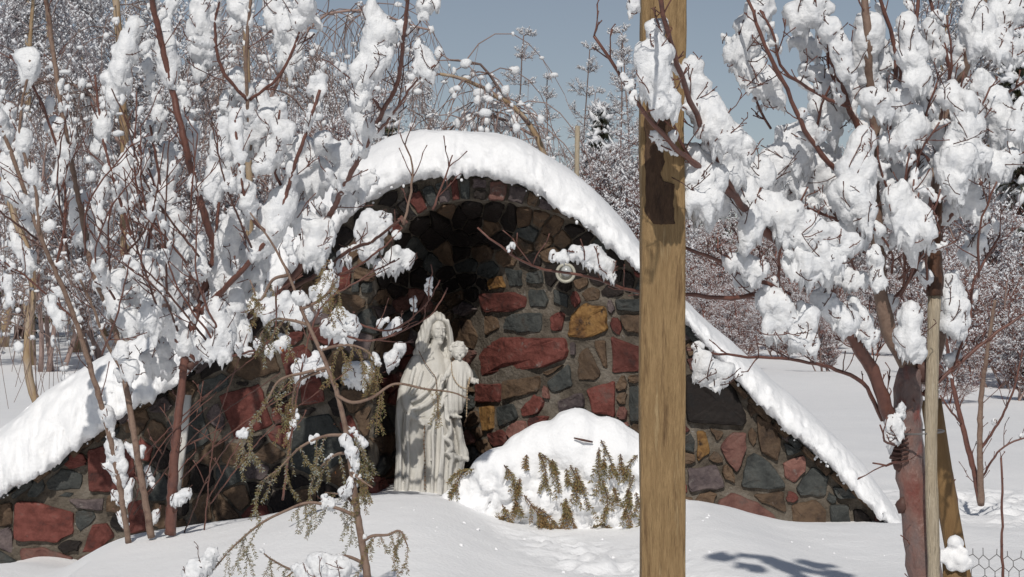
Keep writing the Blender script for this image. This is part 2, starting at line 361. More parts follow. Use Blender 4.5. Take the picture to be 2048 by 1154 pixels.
R_, PK, SL, BR, OC, VI, DK = 'stone_red', 'stone_pink', 'stone_slate', 'stone_brown', 'stone_ochre', 'stone_violet', 'stone_dark'
TR = [
 (R_, [(965,588),(1030,584),(1053,596),(1052,613),(1030,622),(977,624),(966,615)]),
 (SL, [(1013,640),(1024,628),(1085,625),(1084,663),(1035,664),(1010,656)]),
 (SL, [(1059,580),(1085,578),(1098,602),(1093,614),(1060,614)]),
 (SL, [(1107,577),(1138,590),(1138,615),(1110,607)]),
 (R_, [(1102,632),(1124,621),(1131,629),(1124,663),(1102,661)]),
 (OC, [(1143,632),(1171,607),(1210,615),(1217,660),(1171,678),(1138,671)]),
 (SL, [(1232,599),(1286,597),(1286,624),(1235,620)]),
 (BR, [(1240,630),(1286,629),(1286,668),(1253,664)]),
 (BR, [(913,638),(935,635),(958,671),(949,696),(908,693),(897,665)]),
 (BR, [(971,632),(991,632),(1002,654),(974,671)]),
 (R_, [(958,715),(969,693),(1005,674),(1070,677),(1130,676),(1136,699),(1130,716),(1085,735),(963,751)]),
 (BR, [(1008,762),(1080,751),(1080,782),(1010,798)]),
 (R_, [(955,768),(1002,767),(1002,804),(955,804)]),
 (OC, [(963,815),(990,812),(988,859),(971,862)]),
 (SL, [(997,815),(1030,807),(1038,837),(1001,854)]),
 (R_, [(1044,815),(1071,789),(1088,801),(1080,826),(1046,834)]),
 (SL, [(1094,765),(1138,728),(1147,772),(1107,785)]),
 (BR, [(1157,712),(1174,693),(1204,745),(1193,760),(1157,757)]),
 (BR, [(1188,683),(1212,679),(1216,737),(1208,734)]),
 (R_, [(1224,674),(1286,696),(1286,743),(1226,746)]),
 (R_, [(1174,779),(1229,762),(1231,832),(1185,826)]),
 (SL, [(1258,773),(1290,771),(1290,845),(1260,842)]),
 (VI, [(1118,800),(1166,784),(1170,812),(1121,828)]),
 (VI, [(1142,686),(1152,686),(1152,711),(1142,711)]),
 (BR, [(1086,745),(1130,728),(1100,752)]),
 (SL, [(1012,537),(1046,541),(1046,573),(1022,573)]),
 (SL, [(1057,544),(1086,541),(1088,568),(1057,566)]),
 (OC, [(980,562),(1003,550),(1014,574),(983,579)]),
 (DK, [(1371,751),(1455,743),(1493,831),(1486,850),(1375,842)]),  # dark slab painting in the shade on the right wing
 (PK, [(1440,892),(1463,865),(1490,865),(1493,899),(1474,945),(1448,914)]),
 (SL, [(1482,972),(1494,913),(1512,907),(1551,937),(1570,972),(1532,979)]),
 (SL, [(1589,979),(1623,932),(1657,953),(1650,991),(1604,991)]),
 (PK, [(1436,1002),(1467,987),(1512,1004),(1581,1056),(1581,1090),(1482,1090),(1440,1060)]),
 (BR, [(1583,1010),(1627,1000),(1650,1017),(1650,1090),(1590,1090)]),
 (SL, [(1659,1010),(1695,1012),(1703,1090),(1659,1090)]),
 (DK, [(1706,1019),(1726,1021),(1762,1066),(1762,1090),(1713,1090)]),
 (BR, [(1512,831),(1551,853),(1562,882),(1554,922),(1520,899)]),
 (PK, [(1566,924),(1608,911),(1612,940),(1589,966),(1570,956)]),
 (SL, [(1566,884),(1604,901),(1573,914)]),
 (OC, [(1392,861),(1410,861),(1421,905),(1394,922)]),
 (VI, [(1375,937),(1434,930),(1449,975),(1379,983)]),
 (SL, [(1663,972),(1700,975),(1726,995),(1676,997)]),
 (BR, [(1506,988),(1566,983),(1573,1025),(1520,1003)]),
 (BR, [(1417,855),(1448,863),(1434,884)]),
 (R_, [(33,1005),(76,1003),(145,1023),(148,1064),(112,1084),(33,1079)]),
 (R_, [(176,901),(217,888),(265,875),(270,970),(229,980),(183,982)]),
 (R_, [(188,1048),(217,1048),(229,1071),(200,1100),(166,1105)]),
 (PK, [(41,1097),(89,1094),(148,1115),(107,1150),(48,1165)]),
 (SL, [(94,962),(127,936),(163,947),(163,977),(97,980)]),
 (R_, [(255,1003),(295,1000),(298,1059),(260,1066)]),
 (VI, [(137,997),(211,997),(204,1023),(153,1013)]),
 (BR, [(382,1003),(420,982),(424,1038),(397,1045)]),
 (R_, [(440,790),(520,770),(545,850),(470,880)]), (SL, [(330,830),(400,800),(420,880),(350,920)]),
 (R_, [(600,760),(640,750),(650,800),(605,812)]), (SL, [(590,840),(660,830),(700,900),(640,960),(580,930)]),
 (BR, [(470,690),(540,680),(560,740),(500,760),(455,745)]), (R_, [(560,700),(610,690),(640,735),(575,755)]),
]
def grow(po, k=1.045):
    c = np.mean(po, 0); return [tuple(c + (np.array(p) - c) * k) for p in po]
TR = [(m_, grow(po)) for m_, po in TR]
stone_list = []          # (material, world outline)
rs = random.Random(5)
def ring_pts(t, k):
    """t 0 (left foot) .. 1 (right foot) along the arch ring; k 0 inner edge 1 outer edge, in wall X/Z"""
    a = math.pi * (1 - t); c, s = math.cos(a), math.sin(a)
    x = ax0 + (aL if c < 0 else aR) * c * 1.012; z = zs + aH * s * 1.012
    o = 0.135
    nx_, nz_ = c / (aL if c < 0 else aR), s / aH; l = math.hypot(nx_, nz_)
    return np.array((x + nx_ / l * o * k, z + nz_ / l * o * k))
ring_poly = []
tt = 0.02; vs = []
while tt < 0.93:
    w = rs.uniform(0.020, 0.040); vs.append((tt, min(tt + w, 0.95))); tt += w + 0.0045
for (t0, t1) in vs:
    split = rs.random() < 0.5; kk = rs.uniform(0.4, 0.6)
    for (k0, k1) in ([(0.02, kk), (kk + 0.06, 0.97)] if split else [(0.02, 0.97)]):
        po = [ring_pts(t0, k0), ring_pts((t0 + t1) / 2, k0), ring_pts(t1, k0), ring_pts(t1, k1), ring_pts((t0 + t1) / 2, k1), ring_pts(t0, k1)]
        if max(topz(p[0]) - p[1] for p in po) < 0.0: continue
        m_ = rs.choice([R_, BR, BR, SL, PK, VI, SL, DK])
        ring_poly.append((m_, po))
def topx(px): return float(np.interp(px, [a for a, b in PROF], [b for a, b in PROF]))
to_px = lambda x, z: (1024 + x / SC, 577 + (CZ - z) / SC)
obst = []
for m_, po in TR: obst.append(np.array(po, float))
for m_, po in ring_poly: obst.append(np.array([to_px(*p) for p in po]))
def inside(p, poly):
    x, y = p; c = False; n = len(poly)
    for i in range(n):
        x1, y1 = poly[i]; x2, y2 = poly[(i + 1) % n]
        if (y1 > y) != (y2 > y) and x < (x2 - x1) * (y - y1) / (y2 - y1 + 1e-9) + x1: c = not c
    return c
samples = []
for po in obst:
    n = len(po)
    for i in range(n):
        a, b = po[i], po[(i + 1) % n]; L = np.linalg.norm(b - a); m_ = max(1, int(L / 8))
        for k in range(m_): samples.append(a + (b - a) * k / m_)
for px in np.arange(-60, 1860, 6): samples.append(np.array((px, topx(px) + 2)))
samples = np.array(samples)
seeds = []
for t in range(9000):
    px = rs.uniform(-30, 1800); py = rs.uniform(380, 1120)
    if px > 1282 and px < 1368: pass
    if py < topx(px) + 11: continue
    if 300 < px < 1290 and py > 1075: continue
    dd = np.min(np.hypot(samples[:, 0] - px, samples[:, 1] - py))
    if dd < (6.5 if px < 860 else 9.5): continue
    if any(inside((px, py), o) for o in obst): continue
    md = 43 if px < 760 else (30 if py < 560 or px > 1370 else 27)
    if seeds and min((px - a) ** 2 + ((py - b) * 1.25) ** 2 for a, b in seeds) < md * md: continue
    seeds.append((px, py))
def clip(poly, n, d):
    out = []
    for i in range(len(poly)):
        a, b = poly[i], poly[(i + 1) % len(poly)]; da, db = a @ n - d, b @ n - d
        if da <= 0: out.append(a)
        if (da < 0) != (db < 0) and abs(da - db) > 1e-9: out.append(a + (b - a) * (da / (da - db)))
    return out
fill = []
sd = np.array(seeds)
for i, (x, y) in enumerate(seeds):
    s = np.array((x, y)); po = [s + np.array(q) for q in ((-52, -36), (52, -36), (52, 36), (-52, 36))]
    d2 = np.hypot(*(sd - s).T)
    for j in np.argsort(d2)[1:16]:
        n = sd[j] - s; L = np.linalg.norm(n); n = n / L; po = clip(po, n, s @ n + L / 2 - (1.7 if x < 860 or y < 560 or x > 1370 else 2.2))
    d3 = np.hypot(*(samples - s).T)
    for j in np.argsort(d3)[:50]:
        if d3[j] > 70: break
        n = (samples[j] - s) / d3[j]; po = clip(po, n, s @ n + d3[j] - (3.0 if x < 860 or y < 560 or x > 1370 else 3.6))
    if len(po) < 3: continue
    po = np.array(po); ar = 0.5 * abs(np.sum(po[:, 0] * np.roll(po[:, 1], -1) - po[:, 1] * np.roll(po[:, 0], -1)))
    if ar < (70 if x < 860 else 150): continue
    if 300 < x < 760: m_ = rs.choice([R_, BR, SL, DK, DK, DK, BR, VI, DK])  # extra black stones paint in the shade left of the niche
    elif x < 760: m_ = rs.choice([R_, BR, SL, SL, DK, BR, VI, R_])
    elif y < 590 and x < 1290: m_ = rs.choice([DK, SL, DK, BR, DK])  # mostly black stones, shade of the niche top put into the colour
    else: m_ = rs.choice([BR, SL, PK, BR, R_, VI])
    fill.append((m_, po))

def snap(q):
    q = q.copy(); y = wallY(q[:, 0], q[:, 2]); q[:, 1] = np.where(np.abs(y - q[:, 1]) < 0.12, np.minimum(y, q[:, 1] + 0.01), q[:, 1]); return q
def make_stone(m_, wpts, proud, seed, flatn, conf=False):
    """wpts: outline on the surface (world). rings: buried skirt, edge, shoulder, crown"""
    r = random.Random(seed); w = np.array(wpts); n = len(w)
    c = w.mean(0)
    # angular outline: every corner kept but nicked, sides slightly bowed and chipped
    out = []
    per = np.linalg.norm(np.roll(w, -1, 0) - w, axis=1).sum()
    for i in range(n):
        a, p, b = w[i - 1], w[i], w[(i + 1) % n]; e1, e2 = np.linalg.norm(a - p), np.linalg.norm(b - p); q = min(0.012, 0.2 * e1, 0.2 * e2)
        out.append(p + (a - p) / e1 * q); out.append(p + (b - p) / e2 * q)
        m = max(0, int(e2 / 0.06))
        for k in range(m):
            if len(out) < 26: out.append(p + (b - p) * ((k + 1) / (m + 1)))
    if len(out) % 2: out.append((out[-1] + out[0]) / 2)
    out = np.array(out); N = len(out)
    dn = np.linalg.norm(out - c, axis=1) + 1e-6
    out = out + (out - c) * (np.array([r.uniform(-0.008, 0.004) for _ in range(N)]) / dn)[:, None]
    nrm = flatn
    tilt = np.array((r.uniform(-0.10, 0.10), 0, r.uniform(-0.10, 0.10)))
    V = []
    for sc_, h in ((1.0, -0.025), (1.0, proud * 0.45), (0.965, proud * 0.85), (0.86, proud)):
        q = c + (out - c) * sc_
        if conf and sc_ < 1: q = snap(q)
        hh = h + (q - c) @ tilt * (1 if h > 0 else 0) + np.array([r.uniform(-0.18, 0.18) * proud if h > proud * 0.5 else 0 for _ in range(N)])
        V.append(q + nrm * hh[:, None])
    V.append((snap(c + (out[::2] - c) * 0.45) if conf else (c + (out[::2] - c) * 0.45)) + nrm * (proud * 1.05 + np.array([r.uniform(-0.2, 0.15) * proud for _ in range(N // 2)]))[:, None])
    V.append((snap(c[None, :])[0] + nrm * proud * 1.05 if conf else c + nrm * proud * 1.05)[None, :])
    mb = MB(); f = []
    for a in range(3):
        for k in range(N):
            k2 = (k + 1) % N; f.append((a * N + k, a * N + k2, (a + 1) * N + k2, (a + 1) * N + k))
    o = 4 * N; h = N // 2; b = 3 * N
    for k in range(h):
        k2 = (k + 1) % h
        f.append((b + 2 * k, b + (2 * k + 1) % N, o + k)); f.append((b + (2 * k + 1) % N, b + (2 * k + 2) % N, o + k2, o + k)); f.append((o + k, o + k2, o + h))
    v = np.concatenate(V) - c
    # consistent outward winding
    nn = np.cross(out[1] - out[0], c - out[0])
    if nn @ nrm < 0: f = [q[::-1] for q in f]
    mb.add(v, f); ob = mb.build('stone', M[m_], grotto, False); ob.location = c
    return ob
def nrm_at(p):
    e = 0.05; X, Z = p[0], p[2]
    gxx = (wallY(X + e, Z) - wallY(X - e, Z)) / (2 * e); gzz = (wallY(X, Z + e) - wallY(X, Z - e)) / (2 * e)
    v = np.array((float(np.clip(gxx, -2.5, 2.5)), -1.0, float(np.clip(gzz, -2.5, 2.5)))); return v / np.linalg.norm(v)
sid = 0
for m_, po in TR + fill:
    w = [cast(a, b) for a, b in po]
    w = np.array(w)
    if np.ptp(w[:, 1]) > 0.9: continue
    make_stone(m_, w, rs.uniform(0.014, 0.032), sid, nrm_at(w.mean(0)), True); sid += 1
for m_, po in ring_poly:
    w = np.array([(p[0], WY, min(p[1], topz(p[0]) - 0.01)) for p in po])
    make_stone(m_, w, rs.uniform(0.018, 0.05), sid, np.array((0, -1.0, 0))); sid += 1
# thin coping slabs along the roofline on both wings
def slab_row(p0, p1, thick):
    px = p0
    while px < p1:
        wdt = rs.uniform(24, 52); e = min(px + wdt, p1)
        global sid
        a, b = topx(px) , topx(e); g = 2.5
        sl = math.atan2(b - a, e - px); nx_, ny_ = -math.sin(sl), math.cos(sl)
        th = thick * rs.uniform(0.8, 1.2)
        po = [(px + g, a + 2), (e - g, b + 2), (e - g + nx_ * th, b + 2 + ny_ * th), (px + g + nx_ * th, a + 2 + ny_ * th)]
        w = np.array([((x - 1024) * SC, WY, CZ - (y - 577) * SC) for x, y in po])
        make_stone(rs.choice([BR, BR, DK, VI, SL, BR]), w, rs.uniform(0.035, 0.07), sid, np.array((0, -1.0, 0))); sid += 1
        px = e
slab_row(1372, 1800, 13); slab_row(20, 640, 13)

# snow cap: a swept, lumpy bolster lying along the roofline
CAPT = [(-300, 1060), (0, 852), (50, 803), (150, 738), (230, 697), (330, 640), (430, 570), (520, 480), (600, 400), (680, 330), (740, 285), (800, 262), (900, 252), (1000, 262), (1080, 292), (1160, 343), (1220, 400), (1260, 455), (1310, 525), (1370, 597), (1440, 662), (1520, 732), (1620, 822), (1720, 912), (1790, 985), (1815, 1030)]
cX = np.array([(a - 1024) * SC for a, b in CAPT]); cZ = np.array([CZ - (b - 577) * SC for a, b in CAPT])
def capz(X): return sum(np.interp(X + k, cX, cZ) for k in np.linspace(-0.15, 0.15, 7)) / 7
nS, nR = 640, 56
Xs = np.linspace((-260 - 1024) * SC, (1812 - 1024) * SC, nS)
zt = topz(Xs); zc = capz(Xs)
endf = np.clip((Xs[-1] - Xs) / 0.25, 0, 1) ** 0.5
V = []
phis = np.linspace(0, 1, nR)
for i, X in enumerate(Xs):
    b = zt[i] + 0.012; T = (zc[i] - b) * (0.25 + 0.75 * endf[i])
    rag = 0.040 * fbm(np.array([[X * 3.3, 0, 0]]), 5, 31)[0] + 0.022 * vnoise(np.array([[X * 40, 0, 0]]), 36)[0]
    if X < -1.9: rag -= 0.02 * abs(vnoise(np.array([[X * 22, 3, 0]]), 37)[0]) + 0.02
    for p in phis:
        # p 0 front underside -> front bulge -> crest -> back -> back underside
        if p < 0.12: y = 12.05 - 0.22 * (p / 0.12); z = b - 0.015 - rag * (p / 0.12) * -1.0 * 0.6
        elif p < 0.55:
            a = (p - 0.12) / 0.43 * math.pi / 2; y = 12.28 - 0.45 * math.cos(a) ** 0.9; z = b + rag * 0.6 * math.cos(a) ** 5 + T * math.sin(a) ** 0.85
        elif p < 0.85:
            a = (p - 0.55) / 0.30; y = 12.28 + 0.9 * a; z = b + T * (1 - 0.12 * a)
        else:
            a = (p - 0.85) / 0.15 * math.pi / 2; y = 13.18 + 0.4 * math.sin(a); z = b + T * 0.88 * math.cos(a) - 0.03
        V.append((X, y, z))
V = np.array(V)
amp = np.repeat(np.clip(1.0 - np.abs(phis - 0.13) / 0.22, 0.10, 1)[None, :], nS, 0).ravel()
V[:, 1] += amp * 0.022 * fbm(V * 20, 4, 41); V[:, 2] += amp * 0.026 * fbm(V * 20, 4, 47) + 0.022 * fbm(V * 2.6, 3, 48)
lw = np.clip((-1.9 - V[:, 0]) / 0.3, 0, 1)
V[:, 1] += lw * 0.022 * fbm(V * np.array((14, 14, 5)), 3, 49)
idx = np.arange(nS * nR).reshape(nS, nR)
fc = np.stack((idx[:-1, :-1], idx[:-1, 1:], idx[1:, 1:], idx[1:, :-1]), -1).reshape(-1, 4).tolist()
mb = MB(); mb.add(V, [q[::-1] for q in fc] + [tuple(idx[0])[::-1], tuple(idx[-1])])
tag(mb.build('snow_cap', M['snow'], None), 'thick smooth snow blanket draped along the curved top of the grotto', 'snow')
# crumbs hanging under the lip
lump = []
mb = MB(); iv, icf = ico()
for k in range(160):
    X = rs.uniform(Xs[60], Xs[-30]); r = rs.uniform(0.003, 0.010); z = float(topz(X)) + rs.uniform(-0.035, 0.03)
    mb.add(iv * np.array((r, r * 0.8, r * rs.uniform(0.8, 1.5))) + np.array((X, 11.84 + rs.uniform(0, 0.1), z)), icf)
o = mb.build('snow_fringe', M['snow_wet'], bpy.data.objects['snow_cap']); tag(o, kind='stuff')

# ------------------------------------------------------------------ statue
SY = 12.25
def Q(px, py, dy=0.0):
    """dy in photograph pixels, towards the camera negative"""
    p = P(px, py, SY); p[1] += dy * pxs(SY); return p
sp = pxs(SY)
def ell(mb, px, py, dy, rx, ry, rz, tilt=0.0):
    iv, fc = ico(); v = iv * np.array((rx, rz, ry)) * sp
    c, s = math.cos(tilt), math.sin(tilt); v = np.stack((v[:, 0] * c + v[:, 2] * s, v[:, 1], -v[:, 0] * s + v[:, 2] * c), 1)
    mb.add(v + Q(px, py, dy), fc)
def chain(mb, pts, sides=8):
    """pts: (px,py,dy,r)"""
    a = np.array([np.append(Q(p[0], p[1], p[2]), p[3] * sp) for p in pts]); a = smooth_path(a, 0.012)
    mb.tube(a[:, :3], np.maximum(a[:, 3], 0.001), sides)
    iv, fc = ico()
    for k in (0, -1): mb.add(iv * a[k, 3] + a[k, :3], fc)
def loft(mb, rings, n=40):
    V = []; R = np.array(rings, float)
    ys = np.linspace(R[0, 0], R[-1, 0], 70)
    cols = [np.interp(ys, R[:, 0], R[:, k]) for k in range(1, 5)]
    for i, y in enumerate(ys):
        for k in range(n):
            a = 2 * math.pi * k / n; V.append(Q(cols[0][i] + cols[1][i] * math.cos(a), y, cols[3][i] + cols[2][i] * math.sin(a)))
    f = []
    for i in range(len(ys) - 1):
        for k in range(n):
            k2 = (k + 1) % n; f.append((i * n + k, (i + 1) * n + k, (i + 1) * n + k2, i * n + k2))
    f.append(tuple(range(n))); f.append(tuple((len(ys) - 1) * n + k for k in range(n))[::-1])
    mb.add(np.array(V), f)
statue = empty('statue', 'cream white statue of a veiled woman holding a small child in the niche', 'statue')
mb = MB()
loft(mb, [(698, 868, 13, 13, 0), (706, 866, 18, 15, 0), (714, 863, 28, 19, 1), (726, 860, 37, 24, 1), (750, 857, 44, 28, 0), (780, 855, 50, 32, 0), (820, 856, 54, 36, 0), (860, 859, 60, 38, 0), (900, 861, 64, 38, 0), (940, 860, 67, 40, 0), (1000, 858, 68, 42, 0), (1100, 858, 70, 44, 0)])
chain(mb, [(868, 700, -2, 12), (872, 690, -3, 10.5), (876, 678, -3, 10)])
# outer cloak: heavy sleeve on the left, falling edge
chain(mb, [(834, 722, 0, 14), (822, 748, -6, 15), (813, 780, -12, 15), (816, 806, -22, 13), (827, 826, -32, 9), (834, 835, -36, 6)])
chain(mb, [(806, 780, -16, 9), (800, 840, -20, 9), (802, 900, -24, 9), (800, 960, -26, 10), (798, 1010, -28, 11), (798, 1080, -28, 12)])
chain(mb, [(818, 830, -34, 6), (816, 870, -34, 6), (818, 920, -34, 7), (815, 965, -36, 7), (812, 990, -36, 5)])
for rr in ([(888, 752, -26, 5), (880, 778, -34, 5), (862, 800, -40, 6), (842, 812, -42, 5), (826, 816, -38, 4)],
           [(876, 748, -26, 4), (862, 772, -34, 5), (845, 790, -38, 5), (826, 800, -36, 4)],
           [(845, 742, -28, 4), (838, 766, -32, 4), (826, 784, -32, 4)],
           [(830, 735, -22, 4), (822, 765, -28, 4), (815, 785, -28, 3)],
           [(893, 780, -30, 5), (880, 812, -40, 6), (862, 838, -42, 6), (852, 860, -40, 5), (850, 900, -38, 5), (848, 1000, -42, 6), (848, 1080, -44, 6)],
           [(872, 830, -38, 4), (868, 880, -42, 5), (866, 940, -44, 5), (862, 1060, -46, 7)],
           [(884, 850, -38, 4), (886, 900, -40, 5), (882, 960, -44, 6), (880, 1070, -48, 7)],
           [(898, 838, -34, 6), (902, 858, -38, 6), (895, 874, -40, 5), (906, 888, -40, 5), (897, 902, -40, 5), (908, 915, -38, 5), (900, 935, -38, 5), (899, 1060, -42, 6)],
           [(915, 840, -22, 8), (922, 880, -22, 8), (928, 908, -20, 9), (922, 925, -22, 8), (916, 1000, -22, 8), (916, 1080, -22, 8)],
           [(905, 905, -34, 5), (920, 914, -30, 5), (934, 916, -22, 5)]):
    chain(mb, rr, 7)
# right hand, five fingers
chain(mb, [(832, 831, -38, 5.0), (838, 837, -42, 5.5), (843, 840, -44, 5)])
for i, (ex, ey) in enumerate(((862, 838), (864, 843), (861, 848), (856, 851))):
    chain(mb, [(842, 835 + i * 3, -44, 2.3), ((842 + ex) / 2, (835 + i * 3 + ey) / 2 - 1.0, -48, 2.1), (ex, ey, -45, 1.5)], 6)
chain(mb, [(836, 832, -44, 2.4), (845, 828, -49, 2.2), (852, 829, -50, 1.7)], 6)
# left arm carrying the child, hand round the child's side
chain(mb, [(893, 726, 0, 13), (902, 755, -6, 13), (905, 785, -16, 12), (900, 800, -28, 9), (892, 800, -36, 6)])
for i in range(4): chain(mb, [(893, 795 + i * 4, -38, 2.4), (899, 796 + i * 4, -45, 2.2), (905, 797 + i * 4, -46, 1.6)], 6)
chain(mb, [(890, 796, -38, 2.4), (894, 788, -44, 2.0), (898, 785, -46, 1.6)], 6)
# head
hx, hy = 876, 662; th = math.radians(24); fdx, fdy = math.sin(th), -math.cos(th)
ell(mb, hx, hy - 2, 0, 16, 22, 18); ell(mb, hx + fdx * 3, hy + 10, fdy * 3, 12.5, 16, 13)
def face(mb, cx, cy, s, dx, dy, smile=False):
    sx, sy = -dy, dx                                          # sideways on the face
    at = lambda u, v, w: (cx + dx * w * s + sx * u * s, cy + v * s, dy * w * s + sy * u * s)
    return at
at = face(mb, hx, hy, 1.0, fdx, fdy)
def fe(mb, at, u, v, w, r, off=0.0):
    a = at(u, v, w); ell(mb, a[0], a[1], a[2] + off, *r)
chain(mb, [(*at(0, -6, 16.6), 1.9), (*at(0, 1, 18.0), 2.0), (*at(0, 6.5, 19.6), 2.3)], 8)   # nose
fe(mb, at, 2.1, 7.2, 17.6, (1.6, 1.4, 1.7)); fe(mb, at, -2.1, 7.2, 17.6, (1.6, 1.4, 1.7))
fe(mb, at, 0, 10.5, 14.2, (5.5, 4, 4.0)); fe(mb, at, 0, 13.5, 14.9, (3.2, 1.3, 2.4)); fe(mb, at, 0, 16.4, 14.7, (2.8, 1.4, 2.5)); fe(mb, at, 0, 22.5, 12.6, (6, 5, 4.5))
for s_ in (-1, 1):
    fe(mb, at, 6.0 * s_, -1.5, 13.8, (3.2, 2.2, 2.6)); fe(mb, at, 6.5 * s_, -6.5, 14.6, (5, 1.6, 2.6)); fe(mb, at, 7.5 * s_, 8, 11.5, (4.5, 6, 4.5))
me = voxel(mb, 0.0043, 2); me.name = 'woman_figure'
v, n = vget(me)
pxv = 1024 + v[:, 0] * F / v[:, 1]; pyv = 577 + (CZ - v[:, 2]) * F / v[:, 1]
def gau(x, y, sx, sy): return np.exp(-((pxv - x) / sx) ** 2 - ((pyv - y) / sy) ** 2)
fr = (n[:, 1] < 0)
low = np.clip((pyv - 712) / 60, 0, 1) * fr
ph = pxv * 0.21 + 2.0 * np.sin(pyv * 0.011 + 1) + 1.2 * vnoise(np.stack((pxv * 0.03, pyv * 0.012, 0 * pxv), 1), 2)
d = low * 0.0052 * (1 - np.abs(np.sin(ph)) ** 1.5 * 2) * (0.4 + 0.6 * np.clip((pyv - 840) / 60, 0, 1))
d -= 0.030 * gau(834, 905, 11, 48) * fr * (n[:, 1] < -0.2)      # deep hollow between cloak and gown
d -= 0.016 * gau(876, 870, 5, 60) * fr + 0.014 * gau(858, 960, 5, 60) * fr + 0.014 * gau(891, 960, 4, 50) * fr
d -= 0.012 * gau(808, 905, 4, 50) * fr
for u, vv in ((-6, -2.5), (6, -2.5)):                          # eye sockets
    a = at(u, vv, 15); d -= 0.0030 * gau(a[0], a[1], 3.6, 2.0) * fr
a = at(0, 15.0, 16); d -= 0.0016 * gau(a[0], a[1], 4, 0.9) * fr
v = v + n * d[:, None]; vset(me, v, M['plaster']); link('woman_figure', me, statue)
# veil
mb = MB()
ell(mb, hx - 2, hy - 10, 5, 22, 30, 22)
chain(mb, [(866, 636, -10, 9), (856, 650, -9, 10), (850, 668, -7, 10), (844, 684, -6, 10), (838, 698, -4, 9), (833, 706, 2, 8)])
chain(mb, [(858, 645, 0, 12), (848, 672, 2, 13), (842, 700, 4, 13), (846, 715, 8, 14)])
chain(mb, [(892, 645, -6, 8), (898, 660, -3, 6.5), (901, 678, 0, 6), (902, 698, 3, 7), (898, 712, 6, 8)])
chain(mb, [(862, 700, 6, 14), (878, 712, 8, 14), (890, 716, 6, 12)])
ell(mb, 880, 686, 12, 21, 30, 12)
chain(mb, [(857, 644, -14, 3), (850, 668, -15, 3), (843, 692, -13, 3)], 6)
chain(mb, [(863, 642, -15, 3), (857, 668, -14, 3), (852, 690, -12, 3), (848, 702, -10, 3)], 6)
me = voxel(mb, 0.0045, 2); me.name = 'veil'; v, n = vget(me)
# carve the face opening
pxv = 1024 + v[:, 0] * F / v[:, 1]; pyv = 577 + (CZ - v[:, 2]) * F / v[:, 1]
rel = (v[:, 1] - SY) / sp
op = np.exp(-(((pxv - (hx + 4)) / 13.5) ** 4) - (((pyv - (hy + 8)) / 26) ** 4)) * (rel < 4)
v[:, 1] += op * 26 * sp
v += n * (0.0022 * np.sin(pxv * 0.9 - pyv * 0.10))[:, None]
vset(me, v, M['plaster']); link('veil', me, statue)
# child
mb = MB()
loft(mb, [(719, 918, 8, 8, -30), (724, 918, 15, 11, -30), (735, 918, 19, 14, -30), (755, 917, 21, 16, -32), (775, 915, 21, 18, -34), (800, 911, 21, 19, -34), (818, 908, 19, 17, -34), (826, 906, 16, 12, -34)], 28)
chain(mb, [(930, 730, -30, 8), (938, 745, -32, 8.5), (942, 756, -36, 6.5), (947, 761, -40, 5), (951, 762, -42, 4)])
for i in range(4): chain(mb, [(950, 758 + i * 2.0, -42, 1.5), (955, 756 + i * 2.4, -44, 1.3), (957, 757 + i * 2.6, -45, 1.0)], 5)
chain(mb, [(949, 759, -43, 1.5), (951, 754, -45, 1.2)], 5)
chain(mb, [(905, 730, -32, 7.5), (899, 741, -38, 7), (893, 750, -44, 5), (889, 755, -46, 3.8)])
for i in range(4): chain(mb, [(890, 753 + i * 1.8, -47, 1.5), (886, 752 + i * 2.2, -49, 1.3), (884, 754 + i * 2.3, -49, 1.0)], 5)
chain(mb, [(890, 752, -47, 1.5), (890, 747, -48, 1.2)], 5)
chain(mb, [(903, 815, -40, 7), (904, 826, -42, 5), (912, 829, -46, 4), (922, 831, -48, 3)])
chain(mb, [(897, 815, -40, 7), (895, 828, -42, 5), (896, 834, -46, 4), (898, 838, -50, 3)])
cx, cy = 918, 703; th = math.radians(12); at = face(mb, cx, cy, 0.78, math.sin(th), -math.cos(th))
atc = lambda u, v_, w: (lambda a: (a[0], a[1], a[2] - 30))(at(u, v_, w))
chain(mb, [(918, 722, -30, 7), (918, 712, -30, 7)])
ell(mb, cx, cy - 1, -30, 15.5, 16, 15.5); fe(mb, atc, 0, 8, 6, (11, 9, 9))
fe(mb, atc, 0, 5, 20.5, (2.0, 2.2, 2.4)); fe(mb, atc, 0, 12.5, 17.5, (3.5, 1.2, 2)); fe(mb, atc, 0, 18, 14.5, (3.6, 2.8, 3.2))
for s_ in (-1, 1):
    fe(mb, atc, 8 * s_, 8, 13.5, (4.6, 4.6, 4)); fe(mb, atc, 5.5 * s_, -0.5, 16.4, (2.4, 1.5, 1.6)); fe(mb, atc, 18.5 * s_, 4, 0, (2, 4, 3))
me = voxel(mb, 0.0038, 2); me.name = 'child_figure'; v, n = vget(me)
pxv = 1024 + v[:, 0] * F / v[:, 1]; pyv = 577 + (CZ - v[:, 2]) * F / v[:, 1]; fr = n[:, 1] < 0
d = 0.0035 * (np.sin(pxv * 0.75 + 0.5 * np.sin(pyv * 0.05)) ) * np.clip((pyv - 735) / 20, 0, 1) * fr
for u in (-6, 6):
    a = atc(u, -2, 15); d -= 0.004 * gau(a[0], a[1], 3, 1.6) * fr
a = atc(0, 14.2, 15); d -= 0.0028 * gau(a[0], a[1], 4, 0.8) * fr
vset(me, v + n * d[:, None], M['plaster']); link('child_figure', me, statue)
mb = MB(); ell(mb, cx - 0.5, cy - 5, -27, 17, 15, 16)
rh = random.Random(8)
